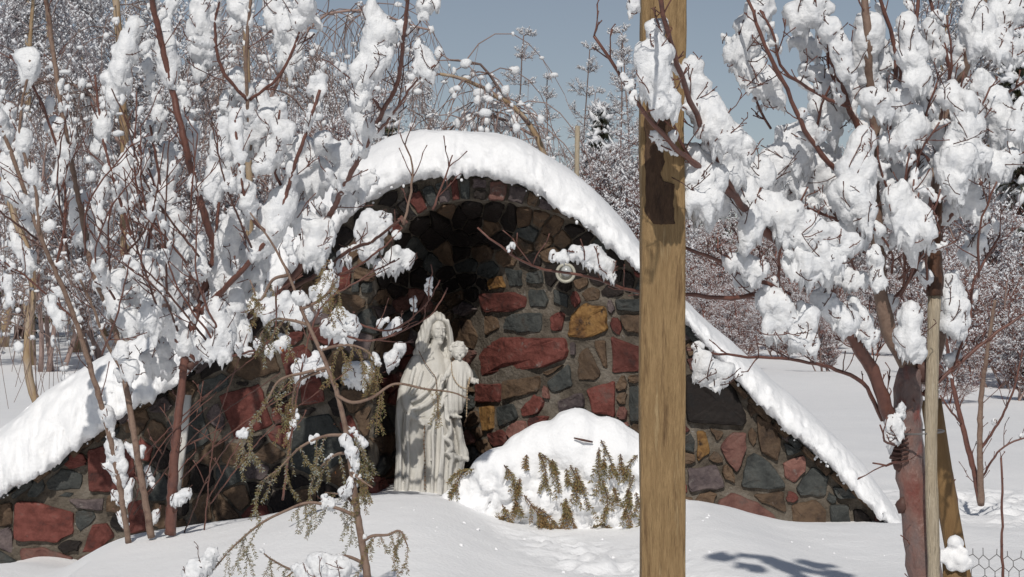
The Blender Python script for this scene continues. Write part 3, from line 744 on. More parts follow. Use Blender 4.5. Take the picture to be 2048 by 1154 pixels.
for k in range(60):                                            # curls
    a = rh.uniform(0, 2 * math.pi); e = rh.uniform(-0.25, 1.5); ca, sa = math.cos(a), math.sin(a)
    if sa * math.cos(e) < -0.55 and e < 0.5: continue
    ell(mb, cx - 0.5 + 16.5 * ca * math.cos(e), cy - 4 - 15 * math.sin(e), -27 + 15.5 * sa * math.cos(e), *[rh.uniform(2.6, 4.2)] * 3)
me = voxel(mb, 0.0035, 1); me.name = 'hair'; v, n = vget(me)
pxv = 1024 + v[:, 0] * F / v[:, 1]; pyv = 577 + (CZ - v[:, 2]) * F / v[:, 1]; rel = (v[:, 1] - SY) / sp
op = np.exp(-(((pxv - (cx + 1.5)) / 11.5) ** 4) - (((pyv - (cy + 5)) / 11) ** 4)) * (rel < -30); v[:, 1] += op * 16 * sp
vset(me, v, M['plaster']); link('hair', me, statue)
mb = MB(); mb.box(Q(858, 1075, 0), (0.62, 0.42, 0.25)); mb.build('plinth', M['plaster'], statue, False)
rebase(statue, tuple(Q(858, 1100, 0)))

def rosary(name, label, pts, m_, bead=1.5, sp_b=4.5):
    a = smooth_path(np.array([Q(*p) for p in pts]), 0.008); mb = MB(); mb.tube(a, 0.7 * sp, 4)
    iv, fc = ico(); L = 0
    for i in range(1, len(a)):
        L += np.linalg.norm(a[i] - a[i - 1]) / sp
        if L > sp_b: mb.add(iv * bead * sp * rh.uniform(0.8, 1.2) + a[i], fc); L = 0
    tag(mb.build(name, m_), label, 'rosary')
rosary('rosary', 'brown beaded rosary hung round the neck of the veiled woman statue', [(838, 700, -16), (850, 722, -30), (864, 742, -33), (873, 756, -36), (876, 790, -42), (878, 830, -46)], M['bead'], 1.2, 5)
rosary('rosary', 'pale beaded rosary looped over the child statue and hanging from its arm', [(904, 722, -43), (906, 745, -50), (916, 765, -53), (930, 774, -52), (938, 770, -50), (941, 752, -46), (936, 772, -48), (935, 800, -46), (934, 832, -46)], M['bead_pale'], 1.4, 4)
rosary('rosary', 'long thin rust brown rosary strand hanging from the woman statue\'s lowered hand', [(852, 846, -52), (850, 880, -52), (852, 920, -52), (852, 975, -54)], M['bead'], 1.7, 6)

# ------------------------------------------------------------------ round white lamp on the arch
lamp = empty('wall_lamp', 'small round white lamp on the stone wall behind the snowy twig', 'lamp')
mb = MB(); a = np.linspace(0, 2 * math.pi, 28)
c = P(1131, 546, 11.93); ringp = np.stack((c[0] + 0.052 * np.cos(a), c[1] + 0 * a - 0.03, c[2] + 0.052 * np.sin(a)), 1)
mb.tube(ringp, 0.010, 8, cap=False); mb.build('rim', M['enamel'], lamp)
mb = MB(); iv, fc = ico(); mb.add(iv * np.array((0.034, 0.034, 0.036)) + c + np.array((0.004, -0.03, 0.01)), fc); mb.build('bulb', M['glass'], lamp)
mb = MB(); mb.tube([c + np.array((0, 0.12, 0)), c + np.array((0, 0.0, 0)), c + np.array((0, -0.012, 0))], [0.05, 0.046, 0.03], 16); mb.build('housing', M['enamel'], lamp)
rebase(lamp, tuple(c))

# ------------------------------------------------------------------ woody plants: helpers
def twigs_on(mb, path, rng, every, lmin, lmax, r, up=0.35, side=None, sub_p=0.5, mi=0, spread=0.9):
    """short opposite twigs with swollen buds along a branch path"""
    made = []
    L = 0; nxt = every * rng.uniform(0.3, 1)
    for i in range(1, len(path)):
        seg = path[i] - path[i - 1]; L += np.linalg.norm(seg)
        if L < nxt: continue
        nxt = L + every * rng.uniform(0.6, 1.4)
        t = seg / (np.linalg.norm(seg) + 1e-9)
        for s_ in (1, -1):
            if rng.random() < 0.28: continue
            a = rng.uniform(0, 2 * math.pi); o = np.array((math.cos(a), 0.55 * math.sin(a), 0.4 * rng.uniform(-1, 1)))
            o = s_ * o; o -= t * (o @ t); o /= np.linalg.norm(o) + 1e-9
            d = t * rng.uniform(0.5, 1.0) + o * spread + np.array((0, 0, up)); d /= np.linalg.norm(d)
            ln = rng.uniform(lmin, lmax) * (0.6 if rng.random() < 0.4 else 1)
            p = path[i].copy(); pts = [p.copy()]; n = 4
            for k in range(n):
                d = d + np.array((rng.uniform(-.18, .18), rng.uniform(-.18, .18), rng.uniform(-.10, .22))); d /= np.linalg.norm(d)
                p = p + d * ln / n; pts.append(p.copy())
                if k and rng.random() < sub_p:
                    d2 = d + np.array((rng.uniform(-.9, .9), rng.uniform(-.5, .5), rng.uniform(-.2, .7))); d2 /= np.linalg.norm(d2)
                    e = p + d2 * ln * rng.uniform(0.15, 0.4); mb.tube([p, (p + e) / 2 + d * ln * 0.01, e], [r * 0.62, r * 0.6, r * 0.85], 4, mi=mi)
            mb.tube(pts, [r, r * 0.85, r * 0.75, r * 0.65, r * 0.95], 4, mi=mi); made.append(pts)
    return made
def snow_along(path, rng, R, cover=0.6, off=(0, 0.5, 0.45), gap=0.25, zs_=1.15):
    """snow lying along a branch: a ridge that swells and thins; returns ellipsoids"""
    out = []; sd = rng.randrange(9999); L = 0; acc = 0; gap = max(gap, 0.04)
    for i in range(1, len(path)):
        d = np.linalg.norm(path[i] - path[i - 1]); L += d; acc += d
        q = fbm(np.array([[L / (gap * 0.8), sd * 0.37, 0.5]]), 2, 77)[0] * 0.9 + (cover - 0.5) * 1.5
        if q < -0.42: continue
        r = R * min(1.5, 0.30 + 1.35 * max(0.0, q)) * rng.uniform(.85, 1.15)
        if acc < r * 0.35: continue
        acc = 0
        out.append((path[i][0] + off[0] * r + rng.uniform(-.25, .25) * r, path[i][1] + off[1] * r + rng.uniform(-.2, .2) * r, path[i][2] + off[2] * r, r, r * 0.8, r * zs_))
    return out
def woody(root, specs, twig_every, tl, tr, seed, mats, vox, snowR, cover, amp=0.35, sides=8, twig_mat=None):
    """specs: (pts[(px,py,Y)], r0px, r1px, material index, snow radius px or None, cover or None)"""
    for bi, s in enumerate(specs):
        rng = random.Random(seed * 100 + bi)
        pts, r0, r1, mi = s[:4]; sr = s[4] if len(s) > 4 and s[4] is not None else snowR; cv = s[5] if len(s) > 5 and s[5] is not None else cover
        path = smooth_path(np.array([P(*p) for p in pts]), 0.03, 0.0028, rng)
        Ym = path[:, 1]; rad = np.linspace(r0 if r0 > 11 else r0 * 0.8, r1 if r0 > 20 else r1 * 0.8, len(path)) * Ym / F * (1 + np.array([rng.uniform(-.08, .10) for _ in path]))
        mb = MB(); mb.tube(path, rad, sides, mi=0)
        tws = twigs_on(mb, path, rng, twig_every * (4 if len(s) > 6 and s[6] == 'cane' else 1), tl[0], tl[1], tr, mi=1)
        name = 'trunk' if len(s) > 6 and s[6] == 'trunk' else 'branch'
        ob = mb.build(name, [mats[mi], twig_mat or M['twig']], root)
        if sr and cv > 0:
            e = snow_along(path, rng, sr * np.mean(Ym) / F, cv)
            if not (len(s) > 6 and s[6] == 'cane'):
                R0 = sr * np.mean(Ym) / F
                for q in tws:
                    if rng.random() > 0.25 + 0.6 * cv: continue
                    k0 = rng.random() * 0.5; rr = R0 * rng.uniform(0.26, 0.55)
                    for k in np.arange(0, 3.6, 0.5):
                        a = int(k); f_ = k - a; p = q[a] * (1 - f_) + q[a + 1] * f_; w_ = rr * (0.55 + 0.6 * math.sin(math.pi * min(1, k / 3.6)) ** 0.8) * rng.uniform(.8, 1.2)
                        e.append((p[0], p[1] + 0.5 * w_, p[2] + 0.55 * w_, w_ * 1.05, w_ * .85, w_ * 1.05))
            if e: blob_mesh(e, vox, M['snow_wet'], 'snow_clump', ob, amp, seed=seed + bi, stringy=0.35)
def clumps(root, lst, Y, vox, seed, amp=0.42, jitter=0.12, zst=1.1):
    for i, c in enumerate(lst):
        rng = random.Random(seed + i * 7); e = []
        y0 = Y + rng.uniform(-jitter, jitter)
        if isinstance(c[0], (int, float)): y0 = c[0]; c = c[1]
        for k in range(len(c)):
            x, y, r = c[k]; p = P(x, y, y0); R = r * y0 / F
            sq = rng.uniform(.8, 1.25); e.append((p[0], p[1], p[2], R * 0.95 * sq, R * 0.72, R * zst / sq))
            if k + 1 < len(c):
                x2, y2, r2 = c[k + 1]
                for t in (0.25, 0.5, 0.75):
                    p = P(x + (x2 - x) * t, y + (y2 - y) * t, y0); R2 = (r + (r2 - r) * t) * y0 / F * rng.uniform(0.8, 1.0)
                    e.append((p[0] + rng.uniform(-.15, .15) * R2, p[1] + rng.uniform(-.3, .3) * R2, p[2], R2 * 0.85, R2 * 0.7, R2))
            for _ in range(2):                                 # knobs round each lump
                a = rng.uniform(0, 2 * math.pi); q = rng.uniform(0.25, 0.5)
                p = P(x + math.cos(a) * r * 0.75, y + math.sin(a) * r * 0.85, y0 + rng.uniform(-.5, .5) * R)
                e.append((p[0], p[1], p[2], q * R, q * R, q * R * 1.3))
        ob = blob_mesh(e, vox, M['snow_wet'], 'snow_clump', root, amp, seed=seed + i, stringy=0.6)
        mb = MB(); th_ = max(0.0012, 0.75 * y0 / F)
        for (x, y, r) in c:
            if r < 9: continue
            R = r * y0 / F
            for _ in range(2 if r > 16 else 1):
                p = P(x + rng.uniform(-.7, .7) * r, y + rng.uniform(-.3, 1.0) * r, y0 - R * rng.uniform(0.45, 0.8)); d = np.array((rng.uniform(-.8, .8), rng.uniform(-.35, .15), rng.uniform(-.2, 1.2))); q = [p.copy()]
                ln = R * rng.uniform(0.7, 2.0)
                for k in range(5):
                    d = d / np.linalg.norm(d) + np.array((rng.uniform(-.35, .35), rng.uniform(-.15, .15), rng.uniform(-.1, .35))); d /= np.linalg.norm(d); p = p + d * ln / 5; q.append(p.copy())
                    if rng.random() < .65:
                        e_ = p + (d * .5 + np.array((rng.uniform(-1, 1), rng.uniform(-.4, .2), rng.uniform(-.2, .8)))) * ln * .2; mb.tube([p, (p + e_) / 2 + d * ln * .02, e_], [th_ * .9, th_ * .8, th_ * 1.3], 4)
                mb.tube(q, [th_ * 1.3, th_ * 1.2, th_ * 1.1, th_, th_ * .9, th_ * 1.4], 4)
        if mb.n and ob: tag(mb.build('twigs', M['twig_dark'] if i % 3 else M['twig'], ob), kind='stuff')

# ------------------------------------------------------------------ snow-laden shrub on the left
shrub = empty('shrub', 'tall many-stemmed bare shrub loaded with snow left of the niche', 'shrub')
A = 10.5
TG, TW, TD = 0, 1, 2
mats3 = [M['twig_grey'], M['twig'], M['twig_dark']]
L_SPECS = [
 ([(257,1085,10.6),(232,930,A),(200,800,10.4),(150,640,10.3),(110,540,10.2),(80,470,10.1),(20,300,10.0),(-15,220,9.9)], 8, 5, TG, 20, .5),
 ([(303,1075,10.6),(280,940,A),(250,760,A),(225,640,A),(185,540,10.4),(160,410,10.4),(130,260,10.3),(100,60,10.3),(88,-40,10.2)], 9, 5.5, TG, 16, .35),
 ([(340,1068,10.6),(350,900,A),(358,820,A),(368,735,A)], 11.5, 9, TW, None, 0),
 ([(365,740,A),(382,660,A),(405,590,A),(428,510,A),(412,440,10.4),(385,350,10.3),(370,290,10.2),(340,160,10.2),(310,30,10.1),(300,-40,10.0)], 11, 7, TW, 18, .5),
 ([(395,725,A),(330,650,10.4),(290,560,10.3),(262,470,10.3),(230,370,10.2),(205,270,10.2),(190,150,10.2)], 6, 3, TW, 22, .5),
 ([(402,625,A),(480,545,10.3),(540,470,10.2),(575,380,10.2),(600,300,10.1),(640,180,10.1)], 8, 4, TW, 22, .5),
 ([(375,735,A),(470,652,10.7),(560,590,10.8),(640,545,10.8),(700,500,10.7),(745,482,10.6),(800,440,10.5)], 9, 3, TD, 18, .3),
 ([(560,590,10.8),(610,520,10.7),(650,450,10.5),(690,370,10.1),(732,290,9.7),(765,225,9.4),(795,165,9.2),(806,90,9.0),(812,30,8.9),(820,-30,8.8)], 8, 5, TW, 20, .25),
 ([(732,290,9.7),(780,235,9.3),(830,165,9.0),(870,130,8.9)], 4, 2.5, TW, 12, .3),
 ([(765,225,9.4),(735,185,9.2),(700,155,9.1)], 4, 2, TW, 14, .5),
 ([(500,300,10.3),(495,200,10.2),(492,100,10.1),(505,-20,10.0)], 5, 4, TG, 18, .5),
 ([(495,200,10.2),(445,140,10.1),(430,60,10.0),(440,-10,9.9)], 5, 3, TW, 20, .5),
 ([(500,200,10.2),(560,150,10.1),(600,60,10.0),(610,-10,9.9)], 4, 3, TW, 20, .4),
 ([(428,500,10.5),(440,380,10.5),(438,280,10.4),(450,200,10.4)], 4, 3, TW, 20, .5),
 ([(260,770,A),(215,690,10.4),(180,600,10.3),(160,560,10.2)], 5, 3, TG, 16, .5),
 ([(150,640,10.3),(60,560,10.2),(0,520,10.1)], 3, 2, TW, 12, .4),
 ([(80,470,10.1),(70,380,10.0),(40,260,9.9),(60,120,9.8)], 5, 3, TG, 20, .5),
 ([(110,540,10.2),(130,440,10.1),(122,330,10.1),(80,200,10.0),(20,110,10)], 4, 3, TW, 16, .35),
 ([(225,640,A),(280,560,10.6),(300,470,10.6),(320,380,10.6),(300,250,10.5)], 4, 3, TW, 20, .5),
 ([(565,1000,10.0),(600,760,9.9),(640,620,9.9),(720,560,10.0),(790,520,10)], 3, 2, TW, 10, .1),
 ([(620,600,10.6),(700,640,10.5),(780,660,10.4),(850,610,10.3),(880,560,10.3)], 3.2, 1.6, TW, 12, .2),
 ([(660,660,10.3),(740,682,10.2),(820,655,10.2),(868,622,10.2),(895,575,10.2)], 3, 1.6, TW, 10, .15),
 ([(640,560,10.6),(700,540,10.5),(760,500,10.4),(805,455,10.4)], 3.2, 2, TW, 16, .5),
 ([(806,450,10.3),(820,395,10.3),(825,330,10.3),(810,290,10.3)], 3.5, 2, TG, 10, .15),
 ([(865,420,10.3),(885,370,10.3),(905,310,10.3)], 3, 1.6, TW, 8, .1),
 ([(540,470,10.2),(500,430,10.1),(480,340,10),(470,240,10)], 4, 3, TW, 18, .5),
 ([(600,470,10.4),(575,400,10.3),(545,320,10.2),(560,220,10.2)], 4, 3, TW, 22, .5),
]
# arching thin canes low in front of the stones
rc = random.Random(3)
for k in range(9):
    x0 = rc.uniform(240, 420); y0 = rc.uniform(950, 1075); x1 = x0 + rc.uniform(60, 330); y1 = rc.uniform(640, 840)
    L_SPECS.append(([(x0, y0, 10.7), ((x0 + x1) / 2 - 20, (y0 + y1) / 2 - rc.uniform(-10, 30), 10.5), (x1, y1, 10.4)], 2.0, 1.1, TW if k % 3 else TD, 8, .06, 'cane'))
for k in range(20):
    x0 = rc.uniform(60, 520); y0 = rc.uniform(420, 720); x1 = x0 + rc.uniform(-140, 90); y1 = y0 - rc.uniform(110, 330); x1 += rc.uniform(-120, 120)
    L_SPECS.append(([(x0, y0, 10.2), ((x0 + x1) / 2 + rc.uniform(-40, 40), (y0 + y1) / 2 + rc.uniform(-20, 40), 10.0), (x1, y1, 9.9)], 3.0, 1.6, TW if k % 2 else TD, 15, .22))
woody(shrub, L_SPECS, 0.13, (0.05, 0.22), 0.0034, 11, mats3, 0.013, 18, 0.45)
L_CL = [
 [(405,15,26),(400,60,32),(405,100,28),(396,132,12)], [(480,0,26),(468,60,18)], [(555,10,34),(575,60,38),(580,105,30),(578,130,16)],
 [(625,35,12),(640,50,8)], [(345,5,16),(330,60,14),(325,95,10)], [(268,55,20),(248,105,28),(232,160,28),(225,205,16)],
 [(290,95,15),(300,170,13),(320,230,16)], [(360,165,13),(370,220,18),(380,270,22),(384,310,16)],
 (9.0,[(745,28,26),(760,62,32),(752,105,34),(735,145,32),(722,190,26)]), (9.3,[(715,215,26),(725,255,24),(715,295,16)]), (8.95,[(838,92,14),(850,130,25),(860,158,14)]),
 (8.85,[(857,3,22),(846,28,12)]), [(20,225,16),(10,270,18)], [(18,325,28),(28,370,28),(60,405,26),(62,440,20)],
 [(160,420,30),(182,450,36),(192,500,24)], [(270,300,20),(250,335,25),(262,370,18)], [(335,320,30),(318,370,30),(330,410,22)], [(345,450,30),(362,490,26),(340,540,34),(350,585,26)],
 [(520,195,28),(532,240,36),(500,275,28)], [(565,255,25),(545,300,25),(520,330,18)], [(450,265,24),(440,320,30),(432,372,24)],
 [(600,290,30),(625,345,36),(592,390,30)], [(645,285,20),(690,312,28),(682,350,20)], [(560,430,30),(532,480,26)], [(605,435,28),(640,470,34),(620,505,30)],
 (11.55,[(735,455,30),(762,440,24),(742,492,24)]), (11.6,[(788,520,24),(815,515,18),(760,532,16)]), [(482,425,20),(452,480,30),(450,555,30),(472,600,26)],
 [(430,620,25),(445,665,32),(420,700,22),(450,700,18)], [(10.3,[(680,645,28),(702,652,24),(662,650,20)])][0], [(600,632,25),(562,612,24),(530,622,20)],
 (10.35,[(600,740,20),(625,728,20),(650,742,12)]), (11.2,[(705,745,24),(732,742,20),(722,770,12)]), (11.5,[(800,695,15),(785,718,17),(775,735,10)]), (11.5,[(795,648,14),(772,664,9)]),
 [(300,640,30),(310,582,28),(282,520,28)], [(240,560,24),(212,560,20),(230,602,24),(262,642,28)],
 [(110,250,20),(130,300,18),(120,350,18)], [(200,300,20),(215,250,16)], [(20,600,10),(12,560,14)], (10.6,[(300,958,12),(296,940,9)]), (10.5,[(372,988,13),(348,998,11)]),
 [(470,160,22),(455,205,20)], [(100,600,14),(118,640,16)], [(660,560,20),(640,590,22)], [(500,560,28),(520,520,24),(495,500,22)], [(570,680,14),(540,700,12)], [(200,390,18),(212,350,16)],
 [(400,540,20),(395,480,18)], [(480,660,30),(455,635,24)], [(30,480,16),(60,520,18)], [(330,700,20),(300,720,20),(340,735,18)], [(240,700,18),(260,740,22)],
 (10.8,[(690,395,26),(722,375,22),(742,355,14)]),
]
clumps(shrub, L_CL, 10.4, 0.013, 500, jitter=0.35)
rebase(shrub, tuple(P(330, 1090, 10.6)))

# ------------------------------------------------------------------ bush buried in snow right of the statue
bush = empty('yew_bush', 'low evergreen bush buried under a rounded snow mound right of the statue', 'bush')
e = []
for (x, y, r) in [(1150,890,74),(1215,890,58),(1090,905,66),(1060,935,76),(1000,955,66),(955,985,52),(915,1010,36),(1225,925,84),(1110,985,84),(1200,990,92),(1290,950,84),(1030,1010,62),(1290,1010,84),(1160,1010,90),(965,1020,50)]:
    p = P(x, y, 11.05); R = r * pxs(11.05); e.append((p[0], p[1] + rs.uniform(-.03, .05), p[2], R, R * 0.85, R))
so_ = blob_mesh(e, 0.016, M['snow'], 'snow_mound', bush, 0.10, freq=3.0, seed=71, smooth_it=8)
v, n = vget(so_.data)
mask = np.clip((P(1100, 905, 11)[2] - v[:, 2]) / 0.12, 0, 1) * np.clip(-n[:, 1] * 1.6, 0, 1)
d = mask * (0.034 * fbm(v * np.array((8, 8, 5.0)), 3, 61) - 0.03 * np.abs(vnoise(v * np.array((9, 6, 5.0)), 62)) + 0.010 * fbm(v * 32, 3, 63))
so_.data.vertices.foreach_set('co', (v + n * d[:, None]).ravel()); so_.data.update()

def sprig(mb, pts, rng, Y, nl=0.014, dens=170, r=0.0022, fan=4, droop=0.6):
    """a drooping spray of flat needles; pts in photograph pixels + depth"""
    path = smooth_path(np.array([P(*p) if len(p) == 3 else P(p[0], p[1], Y) for p in pts]), 0.01)
    def needles(path, nl, mi):
        for i in range(1, len(path)):
            t = path[i] - path[i - 1]; L = np.linalg.norm(t); t = t / (L + 1e-9)
            for _ in range(max(1, int(dens * L))):
                for s_ in (-1, 1):
                    a = rng.uniform(-0.9, 0.9); o = np.array((s_ * math.cos(a), math.sin(a) - 0.2, rng.uniform(-.4, .3))); o -= t * (o @ t); o /= np.linalg.norm(o) + 1e-9
                    d = t * rng.uniform(0.5, 1.1) + o; d /= np.linalg.norm(d); l = nl * rng.uniform(0.6, 1.15)
                    b = path[i - 1] + t * L * rng.random(); w = np.cross(d, np.array((rng.uniform(-1, 1), 1.0, rng.uniform(-1, 1)))); w = w / (np.linalg.norm(w) + 1e-9) * nl * 0.13
                    mb.add([b, b + d * l * 0.5 + w, b + d * l, b + d * l * 0.5 - w], [(0, 1, 2, 3)], 1 + (rng.random() < 0.28))
    mb.tube(path, np.linspace(r, r * 0.5, len(path)), 4)
    needles(path, nl, 1)
    n = len(path); tot = np.linalg.norm(path[-1] - path[0])
    for k in range(fan):
        i = int(n * rng.uniform(0.15, 0.85)); s_ = 1 if k % 2 else -1
        t = path[min(i + 1, n - 1)] - path[i - 1]; t /= np.linalg.norm(t) + 1e-9
        d = t + np.array((s_ * rng.uniform(0.4, 0.9), rng.uniform(-.5, .2), rng.uniform(-.5, .1))); ln = tot * rng.uniform(0.25, 0.5); p = path[i].copy(); q = [p.copy()]
        for _ in range(5):
            d = d / np.linalg.norm(d) + np.array((0, 0, -droop * 0.25)); d /= np.linalg.norm(d); p = p + d * ln / 5; q.append(p.copy())
        mb.tube(q, r * 0.5, 3); needles(np.array(q), nl, 1)
NM = [M['twig_dark'], M['needle'], M['needle_brown']]
NB = [M['twig_dark'], M['needle_brown'], M['needle']]
B_SP = [([(948,938),(920,942),(896,965)],0), ([(925,945),(912,970),(897,1003)],0), ([(1008,930),(1022,948),(1030,978)],0), ([(1040,958),(1036,980),(1028,1002)],0),
        ([(1078,905),(1090,935),(1090,975)],0), ([(1085,908),(1110,940),(1120,985)],0), ([(1048,990),(1075,1025),(1105,1062)],1), ([(1060,1010),(1095,1030),(1120,1066)],1),
        ([(1140,930),(1155,965),(1150,1010)],0), ([(1150,935),(1165,975),(1178,1022)],0), ([(1130,1005),(1128,1035),(1118,1070)],1), ([(1135,1010),(1145,1040),(1152,1068)],1),
        ([(1202,880),(1218,912),(1232,952)],0), ([(1198,895),(1196,940),(1205,985)],0), ([(1205,960),(1215,1000),(1210,1036)],0), ([(1275,910),(1258,930),(1252,962)],0),
        ([(1268,950),(1256,990),(1252,1035)],0), ([(1272,985),(1280,1015),(1284,1050)],0), ([(988,1045),(998,1040),(1008,1032)],0), ([(1180,1058),(1200,1050),(1225,1058)],0), ([(1110,1062),(1085,1066),(1060,1064)],0)]
rb_ = random.Random(4)
for k in range(16):
    x0 = rb_.uniform(985, 1275); y0 = rb_.uniform(985, 1045) if k % 2 else rb_.uniform(900, 990); x0 = max(x0, 1040) if y0 < 990 else x0; g_ = rb_.uniform(-14, 18)
    B_SP.append(([(x0, y0), (x0 + g_ * .6, y0 + 16), (x0 + g_, y0 + rb_.uniform(26, 42))], k % 3 == 0))
# the sprays start on the surface of the snow: find its front distance on each ray
so_v, _ = vget(so_.data); sx_ = 1024 + so_v[:, 0] * F / so_v[:, 1]; sy_ = 577 + (CZ - so_v[:, 2]) * F / so_v[:, 1]
def surfY(px, py):
    k = (np.abs(sx_ - px) < 9) & (np.abs(sy_ - py) < 9)
    return float(so_v[k, 1].min()) if k.any() else 10.85
for i, (pp, br) in enumerate(B_SP):
    rng = random.Random(900 + i); mb = MB()
    y0 = surfY(*pp[0])
    q = [(x, y, surfY(x, y) - (0.004 if k == 0 else 0.018)) for k, (x, y) in enumerate(pp)]
    sprig(mb, q, rng, 0, nl=0.023, dens=190, r=0.003, fan=5)
    mb.build('sprig', NB if br else NM, bush)
mb = MB(); mb.tube([P(1148,876,surfY(1148,876)-.01), P(1165,880,surfY(1165,880)-.02), P(1185,884,surfY(1185,884)-.01)], [0.004, 0.007, 0.005], 6); mb.build('bare_stick', M['twig_dark'], bush)
rebase(bush, tuple(P(1140, 1065, 11.05)))

# ------------------------------------------------------------------ hemlock sapling in front
sap = empty('hemlock_sapling', 'thin drooping evergreen sapling in front of the snowdrift, frosted sprays hanging', 'sapling')
HY = 7.6
stem = smooth_path(np.array([P(745,1262,HY),P(735,1154,HY),(P(715,1030,HY)),P(695,880,HY),P(672,780,HY),P(640,700,HY),P(608,630,HY),P(575,545,HY),(P(540,480,HY)),P(500,425,HY)]), 0.02, 0.0012, rs)
mb = MB(); mb.tube(stem, np.linspace(9, 1.6, len(stem)) * pxs(HY), 8); mb.build('trunk', M['twig_grey'], sap)
H_SP = [
 [(715,1035),(680,1018),(620,1005),(570,1022),(520,1048),(470,1090),(430,1135),(405,1160)], [(722,1085),(745,1072),(775,1070),(800,1062),(815,1092)],
 [(698,870),(650,872),(600,895),(560,935),(520,965)], [(672,790),(705,805),(745,795),(790,768),(850,778),(905,785),(940,800)],
 [(655,735),(610,745),(560,760),(535,800),(505,850),(480,875)], [(735,1130),(690,1112),(640,1122),(590,1142),(560,1165)],
 [(620,650),(580,640),(545,640),(520,670)], [(600,620),(640,600),(665,570),(660,520)], [(690,850),(720,880),(735,935)], [(575,550),(545,560),(520,600),(500,560)],
 [(680,1110),(640,1130),(590,1140),(545,1120),(520,1100)], [(640,700),(690,690),(730,700),(760,730)], [(698,905),(670,910),(640,935),(625,960)], [(650,740),(600,760),(585,800),(590,850)],
 [(715,1020),(700,1000),(690,990),(650,985)], [(700,940),(722,960),(745,975)],
]
for i, pp in enumerate(H_SP):
    rng = random.Random(40 + i); n = len(pp); Yo = HY + rng.uniform(-0.1, 0.1)
    q = [(x, y, HY + (Yo - HY) * min(1, k / 2)) for k, (x, y) in enumerate(pp)]
    path = smooth_path(np.array([P(*a) for a in q]), 0.012)
    mb = MB(); mb.tube(path, np.linspace(4.0, 1.4, len(path)) * pxs(HY), 5)
    # hanging sprays along the bough
    for k in range(len(path)):
        if k < len(path) * 0.2 or rng.random() > (0.07 if i == 3 else 0.27): continue
        a = path[k]; d = np.array((rng.uniform(-.6, .5), rng.uniform(-.5, .5), -1.0)); ln = rng.uniform(0.06, 0.17)
        pr = [a, a + d * ln * 0.35 + np.array((rng.uniform(-.01, .01), 0, 0.008)), a + d * ln * 0.7, a + d * ln + np.array((rng.uniform(-.015, .015), 0, 0))]
        pp2 = [(1024 + c[0] * F / c[1], 577 + (CZ - c[2]) * F / c[1], c[1]) for c in pr]
        sprig(mb, pp2, rng, 0, nl=0.0135, dens=240, r=0.0014, fan=2)
    sprig(mb, [(1024 + c[0] * F / c[1], 577 + (CZ - c[2]) * F / c[1], c[1]) for c in path[int(len(path) * .45)::4]], rng, 0, nl=0.0115, dens=200, r=0.0014, fan=(1 if i == 3 else 4))
    b = mb.build('bough', [M['twig_grey'], M['needle'], M['needle_frost'] if i % 2 == 0 else M['needle_brown']], sap)
    e = snow_along(path, rng, 8 * pxs(HY), 0.36, (0, 0.2, 0.5), 0.06, 0.9)
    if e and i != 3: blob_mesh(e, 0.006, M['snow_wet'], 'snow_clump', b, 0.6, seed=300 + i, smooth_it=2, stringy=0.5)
clumps(sap, [(7.55,[(640,1140,32),(680,1135,26),(605,1150,22)]), (7.55,[(395,1135,22),(425,1110,16),(375,1160,20)]), (7.6,[(700,972,14),(690,982,14)]), (7.6,[(650,1000,12),(665,1008,10)]),
             (7.58,[(690,880,12),(705,905,14),(712,930,10)]), (7.6,[(700,650,12),(690,665,10)]), (7.6,[(575,480,12),(585,520,10)]), (7.6,[(610,600,12),(595,590,12)])], HY, 0.006, 700, jitter=0.02)
mb = MB()
for k in range(9):
    x, y = rc.choice([(655,868),(668,850),(620,838),(676,940),(690,948),(640,850),(560,700),(700,920),(612,690)]); p = P(x + rc.uniform(-8, 8), y + rc.uniform(-6, 6), HY - 0.03); s_ = 0.008
    r_ = [np.array((rc.uniform(-1, 1), rc.uniform(-1, 1), rc.uniform(-1, 1))) * s_ for _ in range(4)]; mb.add([p + q for q in r_], [(0, 1, 2, 3)])
tag(mb.build('dead_leaves', M['leaf'], sap), kind='stuff')
rebase(sap, tuple(P(745, 1262, HY)))

# ------------------------------------------------------------------ timber post
PY = 5.0
mb = MB(); xc = (1324.5 - 1024) / F * PY; w = 0.112; dp = 0.09
zs2 = np.linspace(-0.2, 2.75, 60); V = []; prof = []
b_ = 0.008
for (sx2, sy2) in ((-1, -1), (1, -1), (1, 1), (-1, 1)):
    cxx, cyy = sx2 * (w / 2 - b_), sy2 * (dp / 2 - b_); a0 = math.atan2(sy2, sx2) - math.pi / 4
    for k in range(4): prof.append((cxx + b_ * math.cos(a0 + k * math.pi / 6), cyy + b_ * math.sin(a0 + k * math.pi / 6)))
npf = len(prof)
for z in zs2:
    wob = 1 + 0.008 * math.sin(z * 2.1) + 0.006 * math.sin(z * 5.3 + 1)
    for (x, y) in prof: V.append((xc + x * wob + 0.0015 * math.sin(z * 9), PY + y, z))
f = []
for i in range(len(zs2) - 1):
    for k in range(npf): k2 = (k + 1) % npf; f.append((i * npf + k, i * npf + k2, (i + 1) * npf + k2, (i + 1) * npf + k))
f.append(tuple(range(npf))[::-1]); f.append(tuple((len(zs2) - 1) * npf + k for k in range(npf)))
V = np.array(V); V[:, :2] += 0.0022 * np.stack((fbm(V * np.array((30, 30, 7)), 3, 91), fbm(V * np.array((30, 30, 7)), 3, 92)), 1)
mb.add(V, f)
post = tag(mb.build('wooden_post', M['post']), 'tall square weathered timber post standing in front of the grotto', 'post')
